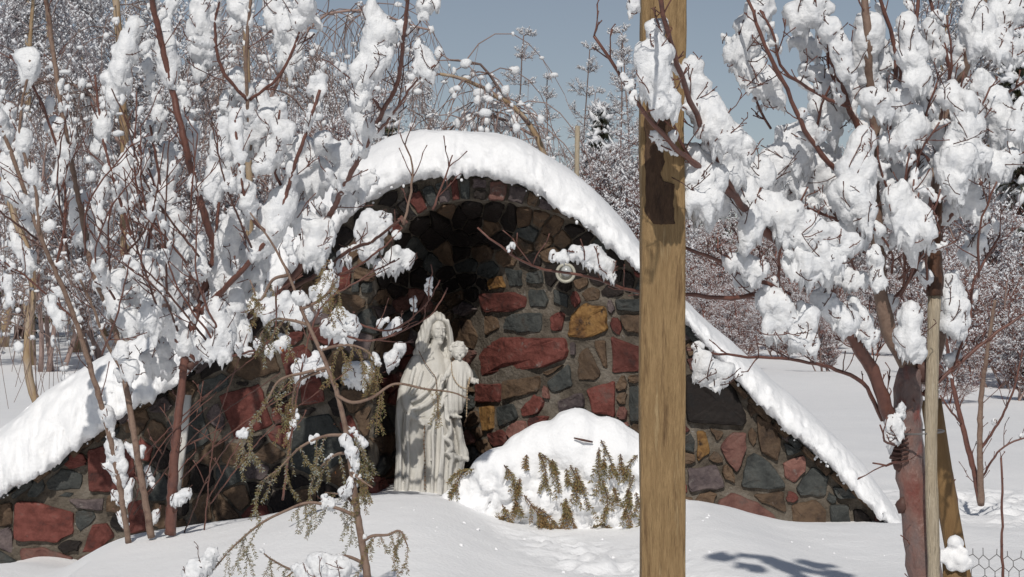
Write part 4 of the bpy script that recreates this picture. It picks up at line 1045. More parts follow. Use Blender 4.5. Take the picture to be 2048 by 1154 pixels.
# ragged dark strip on the post front, painting in the shadow of snowy boughs
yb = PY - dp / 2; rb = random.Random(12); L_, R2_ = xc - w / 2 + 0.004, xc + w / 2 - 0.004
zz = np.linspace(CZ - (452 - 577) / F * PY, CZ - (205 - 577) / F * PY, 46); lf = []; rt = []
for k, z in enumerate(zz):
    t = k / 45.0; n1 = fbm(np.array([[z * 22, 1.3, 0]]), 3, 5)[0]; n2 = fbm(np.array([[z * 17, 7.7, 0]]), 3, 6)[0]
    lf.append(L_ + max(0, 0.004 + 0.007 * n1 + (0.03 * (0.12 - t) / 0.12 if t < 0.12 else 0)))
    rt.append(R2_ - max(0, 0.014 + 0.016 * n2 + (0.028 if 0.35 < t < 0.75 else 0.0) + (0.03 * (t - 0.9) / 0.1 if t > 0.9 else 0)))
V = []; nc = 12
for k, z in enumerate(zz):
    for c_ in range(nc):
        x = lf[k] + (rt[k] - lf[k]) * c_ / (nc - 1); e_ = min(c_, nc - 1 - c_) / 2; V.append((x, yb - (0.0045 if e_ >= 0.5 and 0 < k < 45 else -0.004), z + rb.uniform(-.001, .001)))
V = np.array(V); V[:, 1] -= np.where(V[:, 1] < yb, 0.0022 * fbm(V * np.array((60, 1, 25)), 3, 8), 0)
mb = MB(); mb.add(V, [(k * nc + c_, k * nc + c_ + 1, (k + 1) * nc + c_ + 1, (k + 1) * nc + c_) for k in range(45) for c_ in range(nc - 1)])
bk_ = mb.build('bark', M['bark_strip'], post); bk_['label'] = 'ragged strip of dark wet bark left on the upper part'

# ------------------------------------------------------------------ tree on the right
tree = empty('tree', 'young red-barked tree tied to a stake, its branches packed with snow', 'tree')
T = 5.6
mt = [M['bark_red'], M['twig'], M['twig_grey'], M['wet_wood']]
R_SPECS = [
 ([(1862,1500,T),(1858,1260,T),(1850,1154,T),(1838,1050,T),(1822,930,T),(1815,850,T),(1816,780,T),(1826,735,T)], 41, 27, 0, None, 0, 'trunk'),
 ([(1832,760,T),(1800,705,T),(1770,635,5.58),(1758,540,5.55),(1752,440,5.5),(1745,340,5.5),(1750,250,5.5),(1740,160,5.45),(1735,70,5.4),(1728,-40,5.4)], 17, 9, 2, 26, .35),
 ([(1845,760,T),(1872,690,5.65),(1874,600,5.7),(1868,480,5.7),(1862,390,5.7),(1878,300,5.7),(1900,220,5.7),(1932,130,5.65),(1955,50,5.6),(1975,-30,5.6)], 18, 9, 2, 26, .4),
 ([(1800,905,T),(1772,815,5.55),(1745,740,5.5),(1708,680,5.45),(1672,615,5.4),(1648,560,5.35),(1580,500,5.25),(1530,460,5.2),(1470,395,5.1),(1405,340,5.0),(1340,285,4.85),(1282,220,4.75),(1238,145,4.7),(1188,72,4.65)], 15, 3.5, 1, 16, .25),
 ([(1312,-20,4.6),(1300,-160,4.3),(1268,-270,4.05),(1262,-430,3.98)], 6, 3.5, 1, None, 0),
 ([(1470,395,5.1),(1425,300,5.0),(1392,230,4.9),(1362,150,4.75),(1335,60,4.65),(1312,-30,4.6)], 8, 6, 1, 20, .35),
 ([(1765,840,T),(1725,765,5.5),(1660,735,5.4),(1600,722,5.3),(1480,712,5.2),(1420,705,5.15),(1374,700,5.1)], 6, 2.6, 1, 10, .1),
 ([(1600,640,5.4),(1530,592,5.3),(1460,598,5.25),(1372,588,5.2),(1300,590,5.2),(1225,568,5.15),(1150,548,5.1),(1090,540,5.1),(1040,520,5.05),(1000,492,5.0),(955,455,5.0)], 7, 2.2, 1, 10, .1),
 ([(1580,590,5.3),(1520,560,5.25),(1440,520,5.2),(1370,495,5.15)], 6, 4, 1, 14, .3),
 ([(1745,385,5.5),(1690,350,5.4),(1645,310,5.35),(1610,260,5.3),(1575,180,5.25),(1530,90,5.2),(1490,-20,5.2)], 8, 4, 1, 20, .4),
 ([(1700,215,5.4),(1640,190,5.35),(1600,165,5.3),(1560,130,5.25),(1545,60,5.2),(1520,20,5.2)], 5, 3, 1, 18, .4),
 ([(1742,300,5.5),(1710,240,5.45),(1680,165,5.4),(1652,90,5.4),(1630,-20,5.35)], 8, 6, 1, 20, .4),
 ([(1750,250,5.5),(1790,160,5.45),(1785,80,5.45),(1755,-20,5.4)], 6, 5, 1, 20, .4),
 ([(1752,250,5.5),(1800,150,5.5),(1828,60,5.5),(1840,-30,5.5)], 7, 5, 1, 22, .4),
 ([(1870,470,5.7),(1860,380,5.6),(1855,320,5.5),(1820,280,5.45),(1810,200,5.4),(1800,130,5.4)], 6, 4, 1, 22, .4),
 ([(1932,130,5.65),(1990,80,5.6),(2040,30,5.6),(2080,0,5.5)], 6, 4, 1, 24, .5),
 ([(1885,300,5.7),(1950,240,5.6),(2010,190,5.55),(2070,150,5.5)], 6, 3, 1, 22, .4),
 ([(1870,470,5.7),(1930,400,5.6),(2000,330,5.55),(2070,290,5.5)], 6, 3, 1, 22, .5),
 ([(1905,220,5.7),(1895,120,5.6),(1870,40,5.6),(1850,-30,5.6)], 6, 4, 1, 22, .4),
 ([(1757,540,5.55),(1700,460,5.5),(1650,430,5.45),(1600,410,5.4)], 5, 3, 1, 22, .4),
 ([(1765,620,5.58),(1830,540,5.55),(1845,440,5.5),(1800,340,5.5)], 5, 3, 1, 20, .4),
 ([(1400,345,5.0),(1370,300,4.95),(1345,240,4.9),(1330,150,4.8)], 4, 2, 1, 14, .3),
 ([(1845,790,5.6),(1900,745,5.6),(1960,690,5.6),(2060,620,5.6)], 6, 3, 1, 14, .25),
 ([(1905,745,5.6),(1940,640,5.6),(1950,560,5.6),(2000,470,5.6)], 4, 3, 1, 18, .35),
 ([(1790,890,5.5),(1770,880,5.4),(1760,850,5.35)], 4, 2, 1, None, 0), ([(1800,925,5.5),(1770,930,5.4),(1745,926,5.4)], 4, 2, 1, None, 0),
]
R_SPECS += [
 ([(1728,-30,5.4),(1715,-250,5.4),(1690,-700,5.4),(1650,-1210,5.4),(1420,-1280,5.35)], 8, 2, 1, 22, .5), ([(1700,-380,5.4),(1760,-700,5.45),(1830,-1160,5.45)], 5, 3, 1, 22, .5),
 ([(1650,-300,5.4),(1560,-340,5.35),(1450,-350,5.3)], 4, 2, 1, 16, .4), ([(1975,-30,5.6),(1990,-200,5.6),(1960,-380,5.6)], 8, 3, 1, 24, .5), ([(1840,-30,5.5),(1850,-200,5.5),(1880,-380,5.5)], 5, 3, 1, 22, .5), ([(1490,-20,5.2),(1460,-140,5.2),(1420,-240,5.15)], 4, 2, 1, 18, .5)]
for k in range(22):
    x0 = rc.uniform(1520, 2000); y0 = rc.uniform(180, 600); x1 = x0 + rc.uniform(-80, 100); y1 = y0 - rc.uniform(90, 220)
    R_SPECS.append(([(x0, y0, 5.5), ((x0 + x1) / 2 + rc.uniform(-20, 20), (y0 + y1) / 2, 5.4), (x1, y1, 5.35)], 3.6, 2.4, 1, 18, .35))
woody(tree, R_SPECS, 0.07, (0.03, 0.11), 0.0021, 21, mt, 0.008, 20, 0.4)
# growth rings, knots on the trunk
mb = MB()
for k in range(7):
    y = 870 + k * 9; c = P(1806 + rc.uniform(-3, 3), y, T - 0.045); a = np.linspace(-0.9, 0.5, 8)
    mb.tube(np.stack((c[0] + 0.036 * np.sin(a), T - 0.038 * np.cos(a) - 0.003, c[2] + 0.002 * np.sin(a * 5)), 1), 0.0035, 5)
tag(mb.build('bark_ridges', M['twig_dark'], tree), kind='stuff')
for (x, y, r) in ((1793, 908, 0.020), (1806, 1010, 0.020), (1799, 930, 0.018), (1846, 745, 0.026), (1868, 745, 0.022)):
    mb = MB(); v = ico()[0]; v = v * (1 + 0.28 * vnoise(v * 2.3, int(x)))[:, None] * np.array((r, r * 0.9, r * 1.15)); mb.add(v + P(x, y, T - 0.012), ico()[1])
    mb.build('knot', M['twig_dark'], tree)
R_CL = [
 (4.66,[(1312,60,24),(1310,105,36),(1316,160,42),(1326,205,30)]), (4.65,[(1268,5,16),(1262,25,9)]), (4.68,[(1240,125,8),(1255,165,11),(1268,195,10)]),
 (4.95,[(1385,140,20),(1398,190,28),(1422,240,34),(1455,270,30),(1485,290,20)]), (5.0,[(1385,340,36),(1400,395,36),(1430,360,26)]),
 [(1520,18,24),(1502,60,30),(1482,105,26)], [(1475,128,20),(1505,145,30),(1535,165,28),(1555,200,16)], [(1455,85,12)],
 [(1600,30,26),(1625,15,30)], [(1600,75,18),(1622,100,18)], [(1660,55,20),(1682,100,22),(1692,135,20)],
 [(1610,140,14),(1645,155,20),(1652,200,30),(1662,245,24)], [(1702,170,24),(1692,212,20)], [(1590,305,42),(1560,335,34)], [(1612,350,42),(1645,332,38),(1682,372,38)],
 [(1722,285,26),(1712,335,30),(1716,385,24)], [(1745,195,22),(1765,215,22)], [(1810,55,20),(1822,108,28),(1832,152,24)], [(1800,205,25),(1830,258,28),(1792,285,24)],
 [(1950,15,20),(1962,60,30),(1945,95,18)], [(1995,40,30),(2025,20,24)], [(2002,90,26),(2032,105,20)], [(1902,195,22),(1932,232,30),(1935,290,38),(1908,345,38)], [(1880,265,22),(1885,330,22)],
 [(1962,168,24),(1992,205,28),(2002,258,24)], [(2032,258,20),(2045,210,16)], [(1990,335,24),(2022,312,18)],
 (5.2,[(1500,395,28),(1542,418,32),(1582,448,32),(1622,470,32),(1662,482,28),(1702,490,18)]), (5.15,[(1500,440,26),(1492,478,18)]), (5.2,[(1600,522,28),(1640,522,34),(1672,515,22)]),
 (5.25,[(1542,600,26),(1560,632,30),(1562,665,20)]), (5.25,[(1610,640,24),(1602,672,24),(1622,695,14)]), [(1752,520,18),(1757,562,14)], [(1705,615,18),(1722,645,20),(1742,672,16)],
 [(1822,635,26),(1816,680,28),(1832,705,16)], [(1902,560,18),(1902,602,26),(1912,645,26)], [(1822,440,38),(1800,400,30)], [(1832,352,30),(1782,352,24)], (5.8,[(1942,495,20)]), (5.8,[(1960,460,12)]),
 (5.1,[(1400,712,16),(1412,735,26),(1440,745,24),(1425,760,18)]), (5.1,[(1395,690,11)]),
 (5.08,[(1150,505,15),(1182,508,24),(1212,532,20),(1228,556,8)]), (5.05,[(1098,492,6),(1108,512,10),(1128,512,12)]), (5.0,[(1018,494,9),(1022,508,6)]), (5.1,[(1205,580,5),(1200,598,5)]),
 (5.5,[(1790,850,18),(1786,872,16),(1802,812,11)]), [(1560,260,10)], [(1700,450,18),(1720,480,16)], [(1850,180,18),(1860,220,16)], [(1770,130,14),(1765,90,12)], [(1480,560,14),(1510,575,12)],
 (5.35,[(1400,-1285,24),(1425,-1275,32),(1455,-1265,26)]), (5.4,[(1610,-1230,34),(1650,-1200,44),(1690,-1215,36),(1740,-1190,24)]), (5.4,[(1500,-1120,26),(1545,-1100,34),(1560,-1060,22)]), (5.4,[(1730,-1330,30),(1770,-1300,36),(1815,-1330,26)]), (5.4,[(1790,-1180,34),(1840,-1150,44),(1820,-1080,34)]), (5.4,[(1690,-1080,24),(1710,-1040,28)]), (5.15,[(1395,320,34),(1440,345,38),(1420,400,30)]), (5.25,[(1480,340,26),(1520,345,30)]), (5.2,[(1470,520,20),(1510,535,24)]), (5.3,[(1650,600,22),(1690,640,22)]), (5.3,[(1720,420,30),(1700,380,30)]), (5.5,[(1850,-180,26),(1860,-240,30)]), (5.6,[(1980,-180,30),(1985,-250,34)]), [(1940,400,26),(1960,430,18)], [(1560,380,22),(1540,360,20)], [(1650,560,18),(1690,550,18),(1720,560,14)], [(1860,60,16),(1872,100,18)],
]
R_CL = [(c[0], [(x, y, r_ * (1.22 if x > 1380 else 1.0)) for x, y, r_ in c[1]]) if isinstance(c[0], (int, float)) else [(x, y, r_ * 1.22) for x, y, r_ in c] for c in R_CL]
clumps(tree, R_CL, 5.42, 0.0075, 1500, jitter=0.12)
rebase(tree, tuple(P(1862, 1500, T)))

# stake beside the trunk, its tie, leaning post and cut log behind
stake = empty('tree_stake', 'pale split wooden stake with a dark wet top beside the tree trunk', 'stake')
SYk = 5.5
mb = MB(); pt = smooth_path(np.array([P(1870,1500,SYk),P(1868,1154,SYk),P(1862,900,SYk),P(1866,700,SYk),P(1869,590,SYk)]), 0.04)
mb.tube(pt, 13.0 * pxs(SYk) * (1 + 0.05 * np.sin(np.arange(len(pt)) * 0.9) + 0.03 * np.sin(np.arange(len(pt)) * 2.3)), 7, flat=0.75); mb.build('shaft', M['stake'], stake)
mb = MB(); pt = smooth_path(np.array([P(1869,592,SYk),P(1870,520,SYk),P(1872,450,SYk),P(1878,385,SYk)]), 0.015, 0.004, rc); mb.tube(pt, np.linspace(17, 9, len(pt)) * pxs(SYk), 9); mb.build('charred_top', M['wet_wood'], stake)  # upper length in a darker wood colour
rebase(stake, tuple(P(1870, 1500, SYk)))
mb = MB(); c1, c2 = P(1822, 862, T), P(1866, 860, SYk); a = np.linspace(0, 2 * math.pi, 30)
mb.tube(np.stack(((c1[0] + c2[0]) / 2 + 0.062 * np.cos(a), 5.56 + 0.066 * np.sin(a) - 0.0, c1[2] + 0.004 * np.cos(a)), 1), 0.0028, 6, cap=False)
tag(mb.build('tie_wire', M['wire']), 'thin wire tie looped around the tree trunk and the pale stake', 'wire')
mb = MB(); pt = np.array([P(1955,1300,6.3),P(1925,1170,6.3),P(1895,1010,6.3),P(1862,800,6.3)]); mb.tube(smooth_path(pt, 0.05), 21 * pxs(6.3), 12)
tag(mb.build('leaning_post', M['brown_wood']), 'round brown post leaning behind the tree trunk at lower right', 'post')
log = empty('cut_post', 'short sawn brown post with a snow hat beside the red trunk', 'post')
mb = MB(); mb.tube(np.array([P(1925,1500,5.9),P(1915,1300,5.9),P(1908,1110,5.9)]), 24 * pxs(5.9), 14); mb.build('shaft', M['brown_wood'], log)
blob_mesh([(*P(1905,1108,5.88), 0.043, 0.045, 0.026), (*P(1918,1118,5.86), 0.033, 0.04, 0.03), (*P(1890,1105,5.88), 0.025, 0.03, 0.02)], 0.006, M['snow'], 'snow_hat', log, 0.15, seed=4)
rebase(log, tuple(P(1925, 1500, 5.9)))

# chicken wire
mb = MB(); Yw = 8.2; s_ = 24 * pxs(Yw)
o0 = P(1945, 1095, Yw)
for r in range(9):
    for c in range(12):
        cx_ = o0[0] + (c + (r % 2) * 0.5) * s_ * 1.0; cz_ = o0[2] - r * s_ * 0.9
        jj = lambda a, b: np.array((a + 0.004 * math.sin(a * 60 + b * 31), Yw + 0.01 * math.sin(a * 9 + b * 7), b + 0.004 * math.sin(a * 37 + b * 53) + 0.015 * math.sin(a * 5)))
        a1, a2, a3, a4 = jj(cx_, cz_), jj(cx_, cz_ - s_ * 0.5), jj(cx_ - s_ * 0.5, cz_ - s_ * 0.9), jj(cx_ + s_ * 0.5, cz_ - s_ * 0.9)
        for (p, q) in ((a1, a2), (a2, a3), (a2, a4)): mb.tube([p, q], 0.0017, 4, cap=False)
tag(mb.build('wire_fence', M['wire']), 'slack hexagonal wire mesh fence at the lower right corner', 'fence')

# bare red canes and a small shrub behind the tree on the right
def small_shrub(label, specs, Y, seed, every=0.14, tl=(0.06, 0.2), cover=.35, sr=9, cat='shrub', tr=0.003, vox=0.014):
    r = empty('bare_shrub', label, cat)
    woody(r, specs, every, tl, tr, seed, mt, vox, sr, cover)
    rebase(r, tuple(P(*specs[0][0][0]))); return r
small_shrub('small two-stemmed bare shrub standing in snow right of the stake', [
 ([(1962,1010,12.5),(1945,930,12.5),(1925,850,12.5),(1900,740,12.5),(1890,640,12.4)], 8, 4, 1), ([(1962,1010,12.5),(1960,900,12.4),(1962,800,12.4),(1975,700,12.3),(1990,600,12.2)], 9, 4, 2),
 ([(1960,900,12.4),(2000,840,12.3),(2030,770,12.2),(2045,700,12.2)], 4, 2, 1), ([(1925,850,12.5),(1900,820,12.4),(1880,790,12.4)], 3, 2, 1), ([(1962,960,12.5),(2000,900,12.4),(2060,870,12.4)], 3, 2, 1)], 12.5, 31)
for i, (pp, lab) in enumerate([([(1930,1200,7.6),(1918,1040,7.6),(1905,950,7.6),(1897,905,7.6)], 'single thin upright cane just right of the pale stake'), ([(2006,1200,7.6),(2004,1040,7.6),(2004,960,7.6),(2002,915,7.6)], 'single thin upright cane rising beside the wire mesh')]):
    c_ = empty('cane', lab, 'plant'); woody(c_, [(pp, 4, 2.6, 1, None, 0)], 0.1, (0.01, 0.03), 0.002, 60 + i, mt, 0.01, 0, 0); rebase(c_, tuple(P(*pp[0])))

# ------------------------------------------------------------------ slanting birch trunks just behind the wall
def birch(label, specs, twn, seed, Y):
    r = empty('birch', label, 'tree')
    for bi, (pts, r0, r1) in enumerate(specs):
        rng = random.Random(seed + bi); path = smooth_path(np.array([P(*p) for p in pts]), 0.08, 0.006, rng)
        mb = MB(); mb.tube(path, np.linspace(r0, r1, len(path)) * Y / F, 8); mb.build('trunk' if bi == 0 else 'branch', M['birch'] if r0 > 4 else M['far_twig'], r)
        mb = MB(); sb = MB()
        for k in range(twn):
            i = rng.randrange(len(path) // 4, len(path)); p = path[i].copy(); d = np.array((rng.uniform(-1, 1), rng.uniform(-1, 1), rng.uniform(0.0, 0.8))); ln = rng.uniform(0.35, 1.2); q = [p.copy()]
            for s__ in range(7):
                d = d / np.linalg.norm(d) + np.array((rng.uniform(-.15, .15), rng.uniform(-.15, .15), -0.42)); d /= np.linalg.norm(d); p = p + d * ln / 7; q.append(p.copy())
                if rng.random() < 0.5:
                    e_ = p + np.array((rng.uniform(-.12, .12), rng.uniform(-.1, .1), -rng.uniform(0.1, 0.45))); mb.tube([p, (p + e_) / 2 + np.array((rng.uniform(-.02, .02), 0, 0)), e_], 0.0022, 3, cap=False)
                if rng.random() < 0.30: rr = rng.uniform(0.009, 0.026); sb.add(ico()[0] * np.array((rr * rng.uniform(.8, 2.2), rr, rr * rng.uniform(0.7, 2))) * (1 + 0.3 * vnoise(ico()[0] * 2.0, rng.randrange(99)))[:, None] + p, ico()[1])
            mb.tube(q, np.linspace(0.0045, 0.0022, len(q)), 4, cap=False)
        tag(mb.build('twigs', M['far_twig'], r), kind='stuff'); 
        if sb.n: tag(sb.build('twig_snow', M['snow_wet'], r), kind='stuff')
    rebase(r, tuple(P(*specs[0][0][0]))); return r
birch('bent tan birch arching over the top of the snow cap', [([(1130,700,14.5),(1112,400,14.5),(1075,275,14.5),(1040,225,14.5),(990,190,14.4),(930,160,14.3),(880,148,14.2)], 11, 3), ([(1060,250,14.5),(1010,195,14.5),(960,130,14.4),(900,120,14.3)], 3.5, 2), ([(1075,275,14.5),(1000,235,14.6),(930,238,14.6),(870,290,14.6)], 3, 1.5)], 26, 5, 14.5)
birch('straight tan birch trunk seen through the snowy shrub on the left', [([(262,900,15),(255,600,15),(250,430,15),(248,280,15),(240,100,15),(225,-60,15)], 13, 7), ([(248,300,15),(170,180,15),(60,160,15)], 4, 2)], 40, 6, 15)
birch('crooked tan birch trunk at the far left above the snowy wing', [([(85,830,13.8),(60,760,13.8),(55,690,13.8),(65,600,13.8),(62,520,13.8),(30,440,13.8),(0,330,13.8),(-30,200,13.8)], 9, 6)], 46, 7, 13.8)
birch('tan birch stem among the shrub branches near the top left', [([(500,700,16),(498,400,16),(496,200,16),(490,0,16),(486,-80,16)], 8, 6), ([(497,300,16),(600,80,16),(700,20,16),(860,60,16)], 4, 2)], 60, 8, 16)

# ------------------------------------------------------------------ distant trees: a few models copied
iv12 = None
def oct_():
    return np.array([(1,0,0),(-1,0,0),(0,1,0),(0,-1,0),(0,0,1),(0,0,-1)], float), [(0,2,4),(2,1,4),(1,3,4),(3,0,4),(2,0,5),(1,2,5),(3,1,5),(0,3,5)]
OV, OF = oct_()
def far_tree(kind, seed, H=6.0):
    """returns (trunk mesh, twig mesh, snow mesh) centred on the origin"""
    rng = random.Random(seed); tk = MB(); tw = MB(); sn = MB()
    def lump(p, r):
        v = OV * np.array((r * rng.uniform(.7, 2.2), r * rng.uniform(.6, 1.1), r * rng.uniform(.5, 1.0))); a = rng.uniform(0, 6.28); c, s = math.cos(a), math.sin(a)
        b = rng.uniform(-1.3, 1.3); v = np.stack((v[:, 0] * c - v[:, 1] * s, v[:, 0] * s + v[:, 1] * c, v[:, 2] + b * v[:, 0]), 1); sn.add(v + p, OF)
    def strand(p, d, ln, r, grav, snow_p, depth):
        n = 5 if depth else 3; q = [p.copy()]; snow_p = snow_p * (1 if depth else 1.35)
        for k in range(n):
            d = d + np.array((rng.uniform(-.3, .3), rng.uniform(-.3, .3), grav + rng.uniform(-.15, .15))); d /= np.linalg.norm(d); p = p + d * ln / n; q.append(p.copy())
            if depth > 0:
                for _ in range(2 if depth > 1 else rng.choice((1, 2))):
                    d2 = d + np.array((rng.uniform(-1, 1), rng.uniform(-1, 1), rng.uniform(-.5, .7))); d2 /= np.linalg.norm(d2)
                    strand(p.copy(), d2, ln * rng.uniform(0.35, 0.6), r * 0.6, grav, snow_p, depth - 1)
            if rng.random() < snow_p: lump(p + np.array((0, 0, 0.01)), rng.choice((0.010, 0.014, 0.02, 0.026, 0.036)) * rng.uniform(.8, 1.3) * (0.5 if kind in ('brush', 'slender') else 0.9))
        tw.tube(q, np.linspace(r, r * 0.6, len(q)), 3, cap=False)
    if kind == 'conifer':
        tk.tube([(0, 0, 0), (0, 0, H)], [0.09, 0.02], 6)
        z = 0.4
        while z < H:
            R = (H - z) / H * 1.35 + 0.1
            for k in range(7):
                a = rng.uniform(0, 6.28); d = np.array((math.cos(a), math.sin(a), 0.1)); L = R * rng.uniform(.6, 1.1); q = []
                for s in range(6):
                    p = np.array((0, 0, z)) + d * L * s / 5 - np.array((0, 0, 0.35 * L * (s / 5) ** 2)); q.append(p)
                    for _ in range(9):
                        e = p + np.array((rng.uniform(-.14, .14), rng.uniform(-.14, .14), rng.uniform(-.16, .03))); tw.add([p, (p + e) / 2 + np.array((.014, .008, 0)), e, (p + e) / 2 - np.array((.014, .008, 0))], [(0, 1, 2, 3)])
                    if s > 1 and rng.random() < 0.8: lump(p + np.array((0, 0, 0.05)), rng.uniform(0.05, 0.11))
                tw.tube(q, 0.01, 3, cap=False)
            z += 0.16
    else:
        nb = {'slender': 1, 'weeping': 1, 'upright': 4, 'brush': 6}[kind]
        for b in range(nb):
            lean = {'slender': .06, 'weeping': .12, 'upright': .45, 'brush': .9}[kind]; d = np.array((rng.uniform(-lean, lean), rng.uniform(-lean, lean), 1.0)); d /= np.linalg.norm(d); p = np.array((rng.uniform(-.1, .1) * nb * .5, rng.uniform(-.1, .1) * nb * .5, 0.0)); q = [p.copy()]; n = 12
            hh = H * (1 if nb == 1 else rng.uniform(0.6, 1))
            for k in range(n):
                d = d + np.array((rng.uniform(-.08, .08), rng.uniform(-.08, .08), 0.03)); d /= np.linalg.norm(d); p = p + d * hh / n; q.append(p.copy())
                if k >= (2 if kind != 'brush' else 1):
                    for _ in range({'slender': 3, 'weeping': 5, 'upright': 2, 'brush': 2}[kind]):
                        a = rng.uniform(0, 6.28); d2 = np.array((math.cos(a), math.sin(a), rng.uniform(0.2, 1.2))); d2 /= np.linalg.norm(d2)
                        ln = hh * ((0.30 if kind != 'slender' else 0.17) - 0.012 * k) * rng.uniform(.6, 1.1)
                        strand(p.copy(), d2, ln, {'brush': 0.009, 'slender': 0.007}.get(kind, 0.011), {'slender': 0.0, 'weeping': -0.30, 'upright': 0.05, 'brush': 0.03}[kind], {'slender': .34, 'weeping': .42, 'upright': .42, 'brush': .26}[kind], 2)
            tk.tube(q, np.linspace({'slender': .022, 'weeping': .085, 'upright': .05, 'brush': .025}[kind], 0.012, len(q)), 6)
    return tk, tw, sn
MOD = {}
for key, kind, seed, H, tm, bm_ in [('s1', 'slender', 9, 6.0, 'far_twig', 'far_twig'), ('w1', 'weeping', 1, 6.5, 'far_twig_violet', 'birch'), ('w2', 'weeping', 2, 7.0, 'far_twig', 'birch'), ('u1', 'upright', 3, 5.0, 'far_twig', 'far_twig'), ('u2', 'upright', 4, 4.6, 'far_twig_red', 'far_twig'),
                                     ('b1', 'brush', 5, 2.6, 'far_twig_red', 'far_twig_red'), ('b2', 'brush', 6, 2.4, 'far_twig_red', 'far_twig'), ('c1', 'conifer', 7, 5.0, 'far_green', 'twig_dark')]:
    tk, tw, sn = far_tree(kind, seed, H)
    ms = []
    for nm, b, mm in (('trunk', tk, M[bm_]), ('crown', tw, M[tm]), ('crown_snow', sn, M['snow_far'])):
        o = b.build(nm, mm); ms.append((nm, o.data)); bpy.data.objects.remove(o)
    MOD[key] = ms
    print(key, [len(m.polygons) for n_, m in ms])
FL = {'s': ('young_tree', 'tree'), 'w': ('birch_tree', 'tree'), 'u': ('bare_tree', 'tree'), 'b': ('bare_bush', 'bush'), 'c': ('conifer', 'tree')}
ZONE = [(640, 'left of the arch'), (1290, 'over the snow-capped arch'), (9999, 'right of the timber post')]
KN = {'s': 'slender bare young tree with thin twigs', 'w': 'weeping birch with drooping snowy twigs', 'u': 'leafless tree dusted with snow', 'b': 'reddish leafless bush flecked with snow', 'c': 'dark green conifer under snow'}
def place(key, px, Y, sc, rot=None):
    rr = rot if rot is not None else rs.uniform(0, 6.28)
    x = (px - 1024) / F * Y; z = float(ground_h(np.array([x]), np.array([Y]))[0]) - 0.05
    zn = [n for m, n in ZONE if px < m][0]
    dist = 'nearer' if Y < 48 else ('more distant' if Y < 78 else 'farthest')
    lab = f'{dist} {KN[key[0]]} in the thicket {zn}'
    WOOD.setdefault(lab, [])
    o = empty(FL[key[0]][0], lab, FL[key[0]][1], f'{dist} {KN[key[0]]}, {zn}', (x, Y, z))
    WOOD[lab].append((px, o))
    o.rotation_euler = (0, 0, rr); o.scale = (sc * rs.uniform(.9, 1.1), sc * rs.uniform(.9, 1.1), sc)
    for nm, me in MOD[key]:
        c = bpy.data.objects.new(nm, me); S.collection.objects.link(c); c.parent = o
        if nm != 'trunk': c['kind'] = 'stuff'
WOOD = {}
def topY(py, Y): return CZ - (py - 577) / F * Y
HH = {'s1': 6.0, 'w1': 6.5, 'w2': 7.0, 'u1': 5.2, 'u2': 4.8, 'b1': 2.8, 'b2': 2.6, 'c1': 5.0}
def put(key, px, Y, py_top):
    Y = Y * 1.85
    place(key, px, Y, max(0.2, (topY(py_top, Y) - 0.0) / HH[key]))
# left mass
for (k, x, Y, t) in [('w1', 60, 20, -160), ('w1', 150, 23, -120), ('w2', 260, 26, -60), ('w1', 10, 26, -200), ('w1', 210, 30, -40), ('u1', 330, 24, 60), ('w2', 420, 30, 40), ('u2', 520, 26, 140),
                     ('u1', 580, 30, 130), ('w2', 640, 34, 60), ('u2', 430, 22, 200), ('u1', 100, 18, 200), ('u2', 200, 19, 240), ('c1', 40, 30, -20), ('c1', 560, 28, 200), ('c1', 780, 34, 235),
                     ('u2', 320, 36, 100), ('u1', 480, 40, 120), ('b1', 440, 38, 480), ('b1', 560, 36, 450), ('u1', 20, 40, 60), ('w2', 700, 40, 120)]: put(k, x, Y, t)
# centre: fine tops over the cap
for (k, x, Y, t) in [('w2', 740, 36, 150), ('u1', 800, 38, 215), ('s1', 870, 40, 200), ('s1', 940, 44, 235), ('s1', 1055, 36, 80), ('s1', 1000, 42, 215), ('s1', 1120, 40, 170), ('s1', 1165, 36, 110), ('s1', 1185, 42, 200), ('s1', 1240, 36, 70), ('c1', 1205, 34, 215),
                     ('u2', 1180, 30, 260), ('b1', 1150, 26, 330), ('u2', 1250, 28, 240), ('b2', 1220, 24, 380), ('s1', 1272, 34, 90), ('b1', 1100, 32, 330)]: put(k, x, Y, t)
# right
for (k, x, Y, t) in [('c1', 1515, 36, 345), ('c1', 1440, 34, 415), ('u2', 1400, 36, 330), ('b1', 1400, 30, 430), ('b2', 1460, 26, 480), ('b1', 1520, 32, 440), ('b2', 1580, 30, 430), ('b1', 1640, 28, 470), ('u2', 1600, 42, 340), ('b2', 1700, 30, 430),
                     ('b1', 1420, 24, 540), ('b2', 1500, 23, 560), ('b1', 1570, 25, 540), ('b2', 1660, 24, 560), ('b1', 1740, 22, 520), ('u2', 1700, 44, 330), ('u2', 1780, 38, 250), ('b2', 1800, 26, 450), ('b1', 1860, 22, 460), ('b2', 1920, 20, 470), ('b1', 1990, 22, 430), ('b2', 2050, 18, 470),
                     ('w1', 1860, 30, -60), ('w2', 1930, 26, -80), ('c1', 2040, 24, 60), ('c1', 1990, 30, 130), ('w2', 2060, 34, -100), ('u2', 1900, 34, 150), ('u1', 1960, 40, 120), ('u2', 2030, 20, 260), ('b1', 1550, 40, 430), ('b2', 1640, 44, 430)]: put(k, x, Y, t)
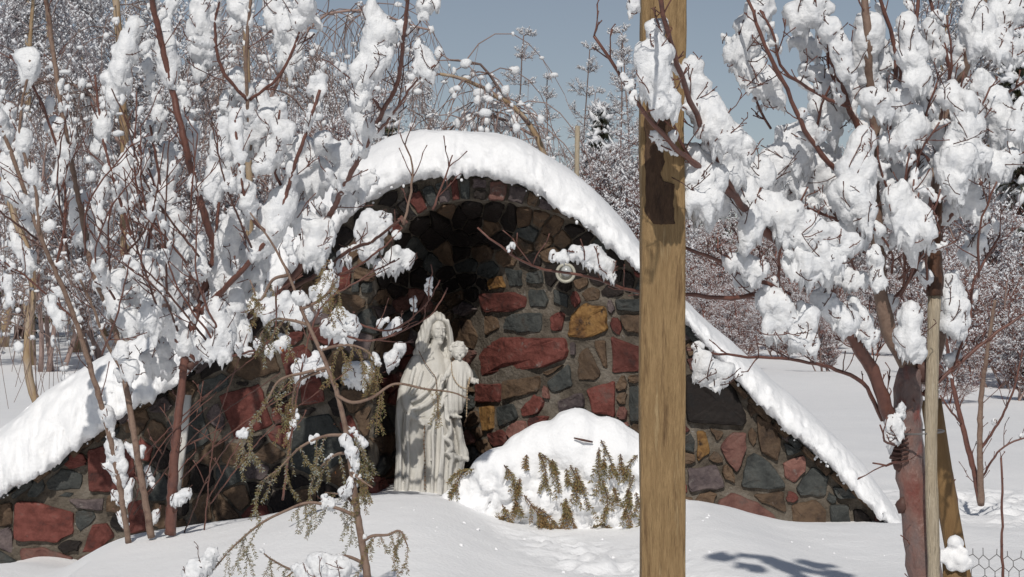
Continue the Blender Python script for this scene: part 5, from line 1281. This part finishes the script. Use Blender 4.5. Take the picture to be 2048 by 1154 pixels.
for (k, x, Y, t) in [('b1', 1925, 17, 470), ('b2', 2005, 16, 440), ('b1', 1890, 14, 620), ('b2', 2045, 14.5, 560), ('b1', 1470, 19, 560), ('b2', 1650, 18, 600), ('b2', 1560, 21, 590)]: put(k, x, Y, t)
# closing belt of the wood, beyond the ones one can tell apart
for i in range(46):
    x = 40 + i * 46 + rs.uniform(-20, 20); Y = rs.uniform(46, 58); k = rs.choice(('u1', 'u2', 'b1', 'b2', 'b1'))
    t = 300 if x < 700 else (330 + rs.uniform(-20, 40) if x < 1300 else (440 + rs.uniform(-40, 30) if x < 1760 else 300))
    put(k, x, Y, t + rs.uniform(-20, 30))
# a pale pole standing behind the cap, and the slim white board against the left wing
mb = MB(); mb.tube(np.array([P(1152,480,14),P(1155,252,14)]), 5 * pxs(14), 6); tag(mb.build('pole', M['stake']), 'slim pale pole rising behind the right side of the snow cap', 'pole')
mb = MB(); mb.tube(np.array([P(355,1000,11.85),P(366,880,11.85),P(374,790,11.85)]), [0.012, 0.026, 0.028], 6, flat=0.4)
tag(mb.build('white_board', M['plaster']), 'narrow pale board leaning on dark stones behind the left shrub stems', 'board')
print('objects', len(bpy.data.objects), 'verts', sum(len(o.data.vertices) for o in bpy.data.objects if o.type == 'MESH'))

ORD = 'leftmost,second,third,fourth,fifth,sixth,seventh,eighth,ninth,tenth,eleventh,twelfth,thirteenth,fourteenth,fifteenth,sixteenth,seventeenth,eighteenth,nineteenth,twentieth'.split(',')
for lab, lst in WOOD.items():
    if len(lst) < 2: continue
    lst.sort(key=lambda t: t[0])
    for i, (px, o) in enumerate(lst):
        d, rest = lab.split(' in the thicket '); 
        w_ = ORD[i] if i == 0 else (ORD[i] + ' from the left' if i < len(lst) - 1 else 'rightmost')
        o['label'] = f"{w_} of the {d.replace(' with drooping snowy twigs', '').replace(' dusted with snow', '').replace(' flecked with snow', '').replace(' under snow', '').replace(' with thin twigs', '').replace('birch', 'birches').replace('tree', 'trees').replace('bush', 'bushes').replace('conifer', 'conifers')} {rest}"

bpy.data.scenes.remove(WORK)
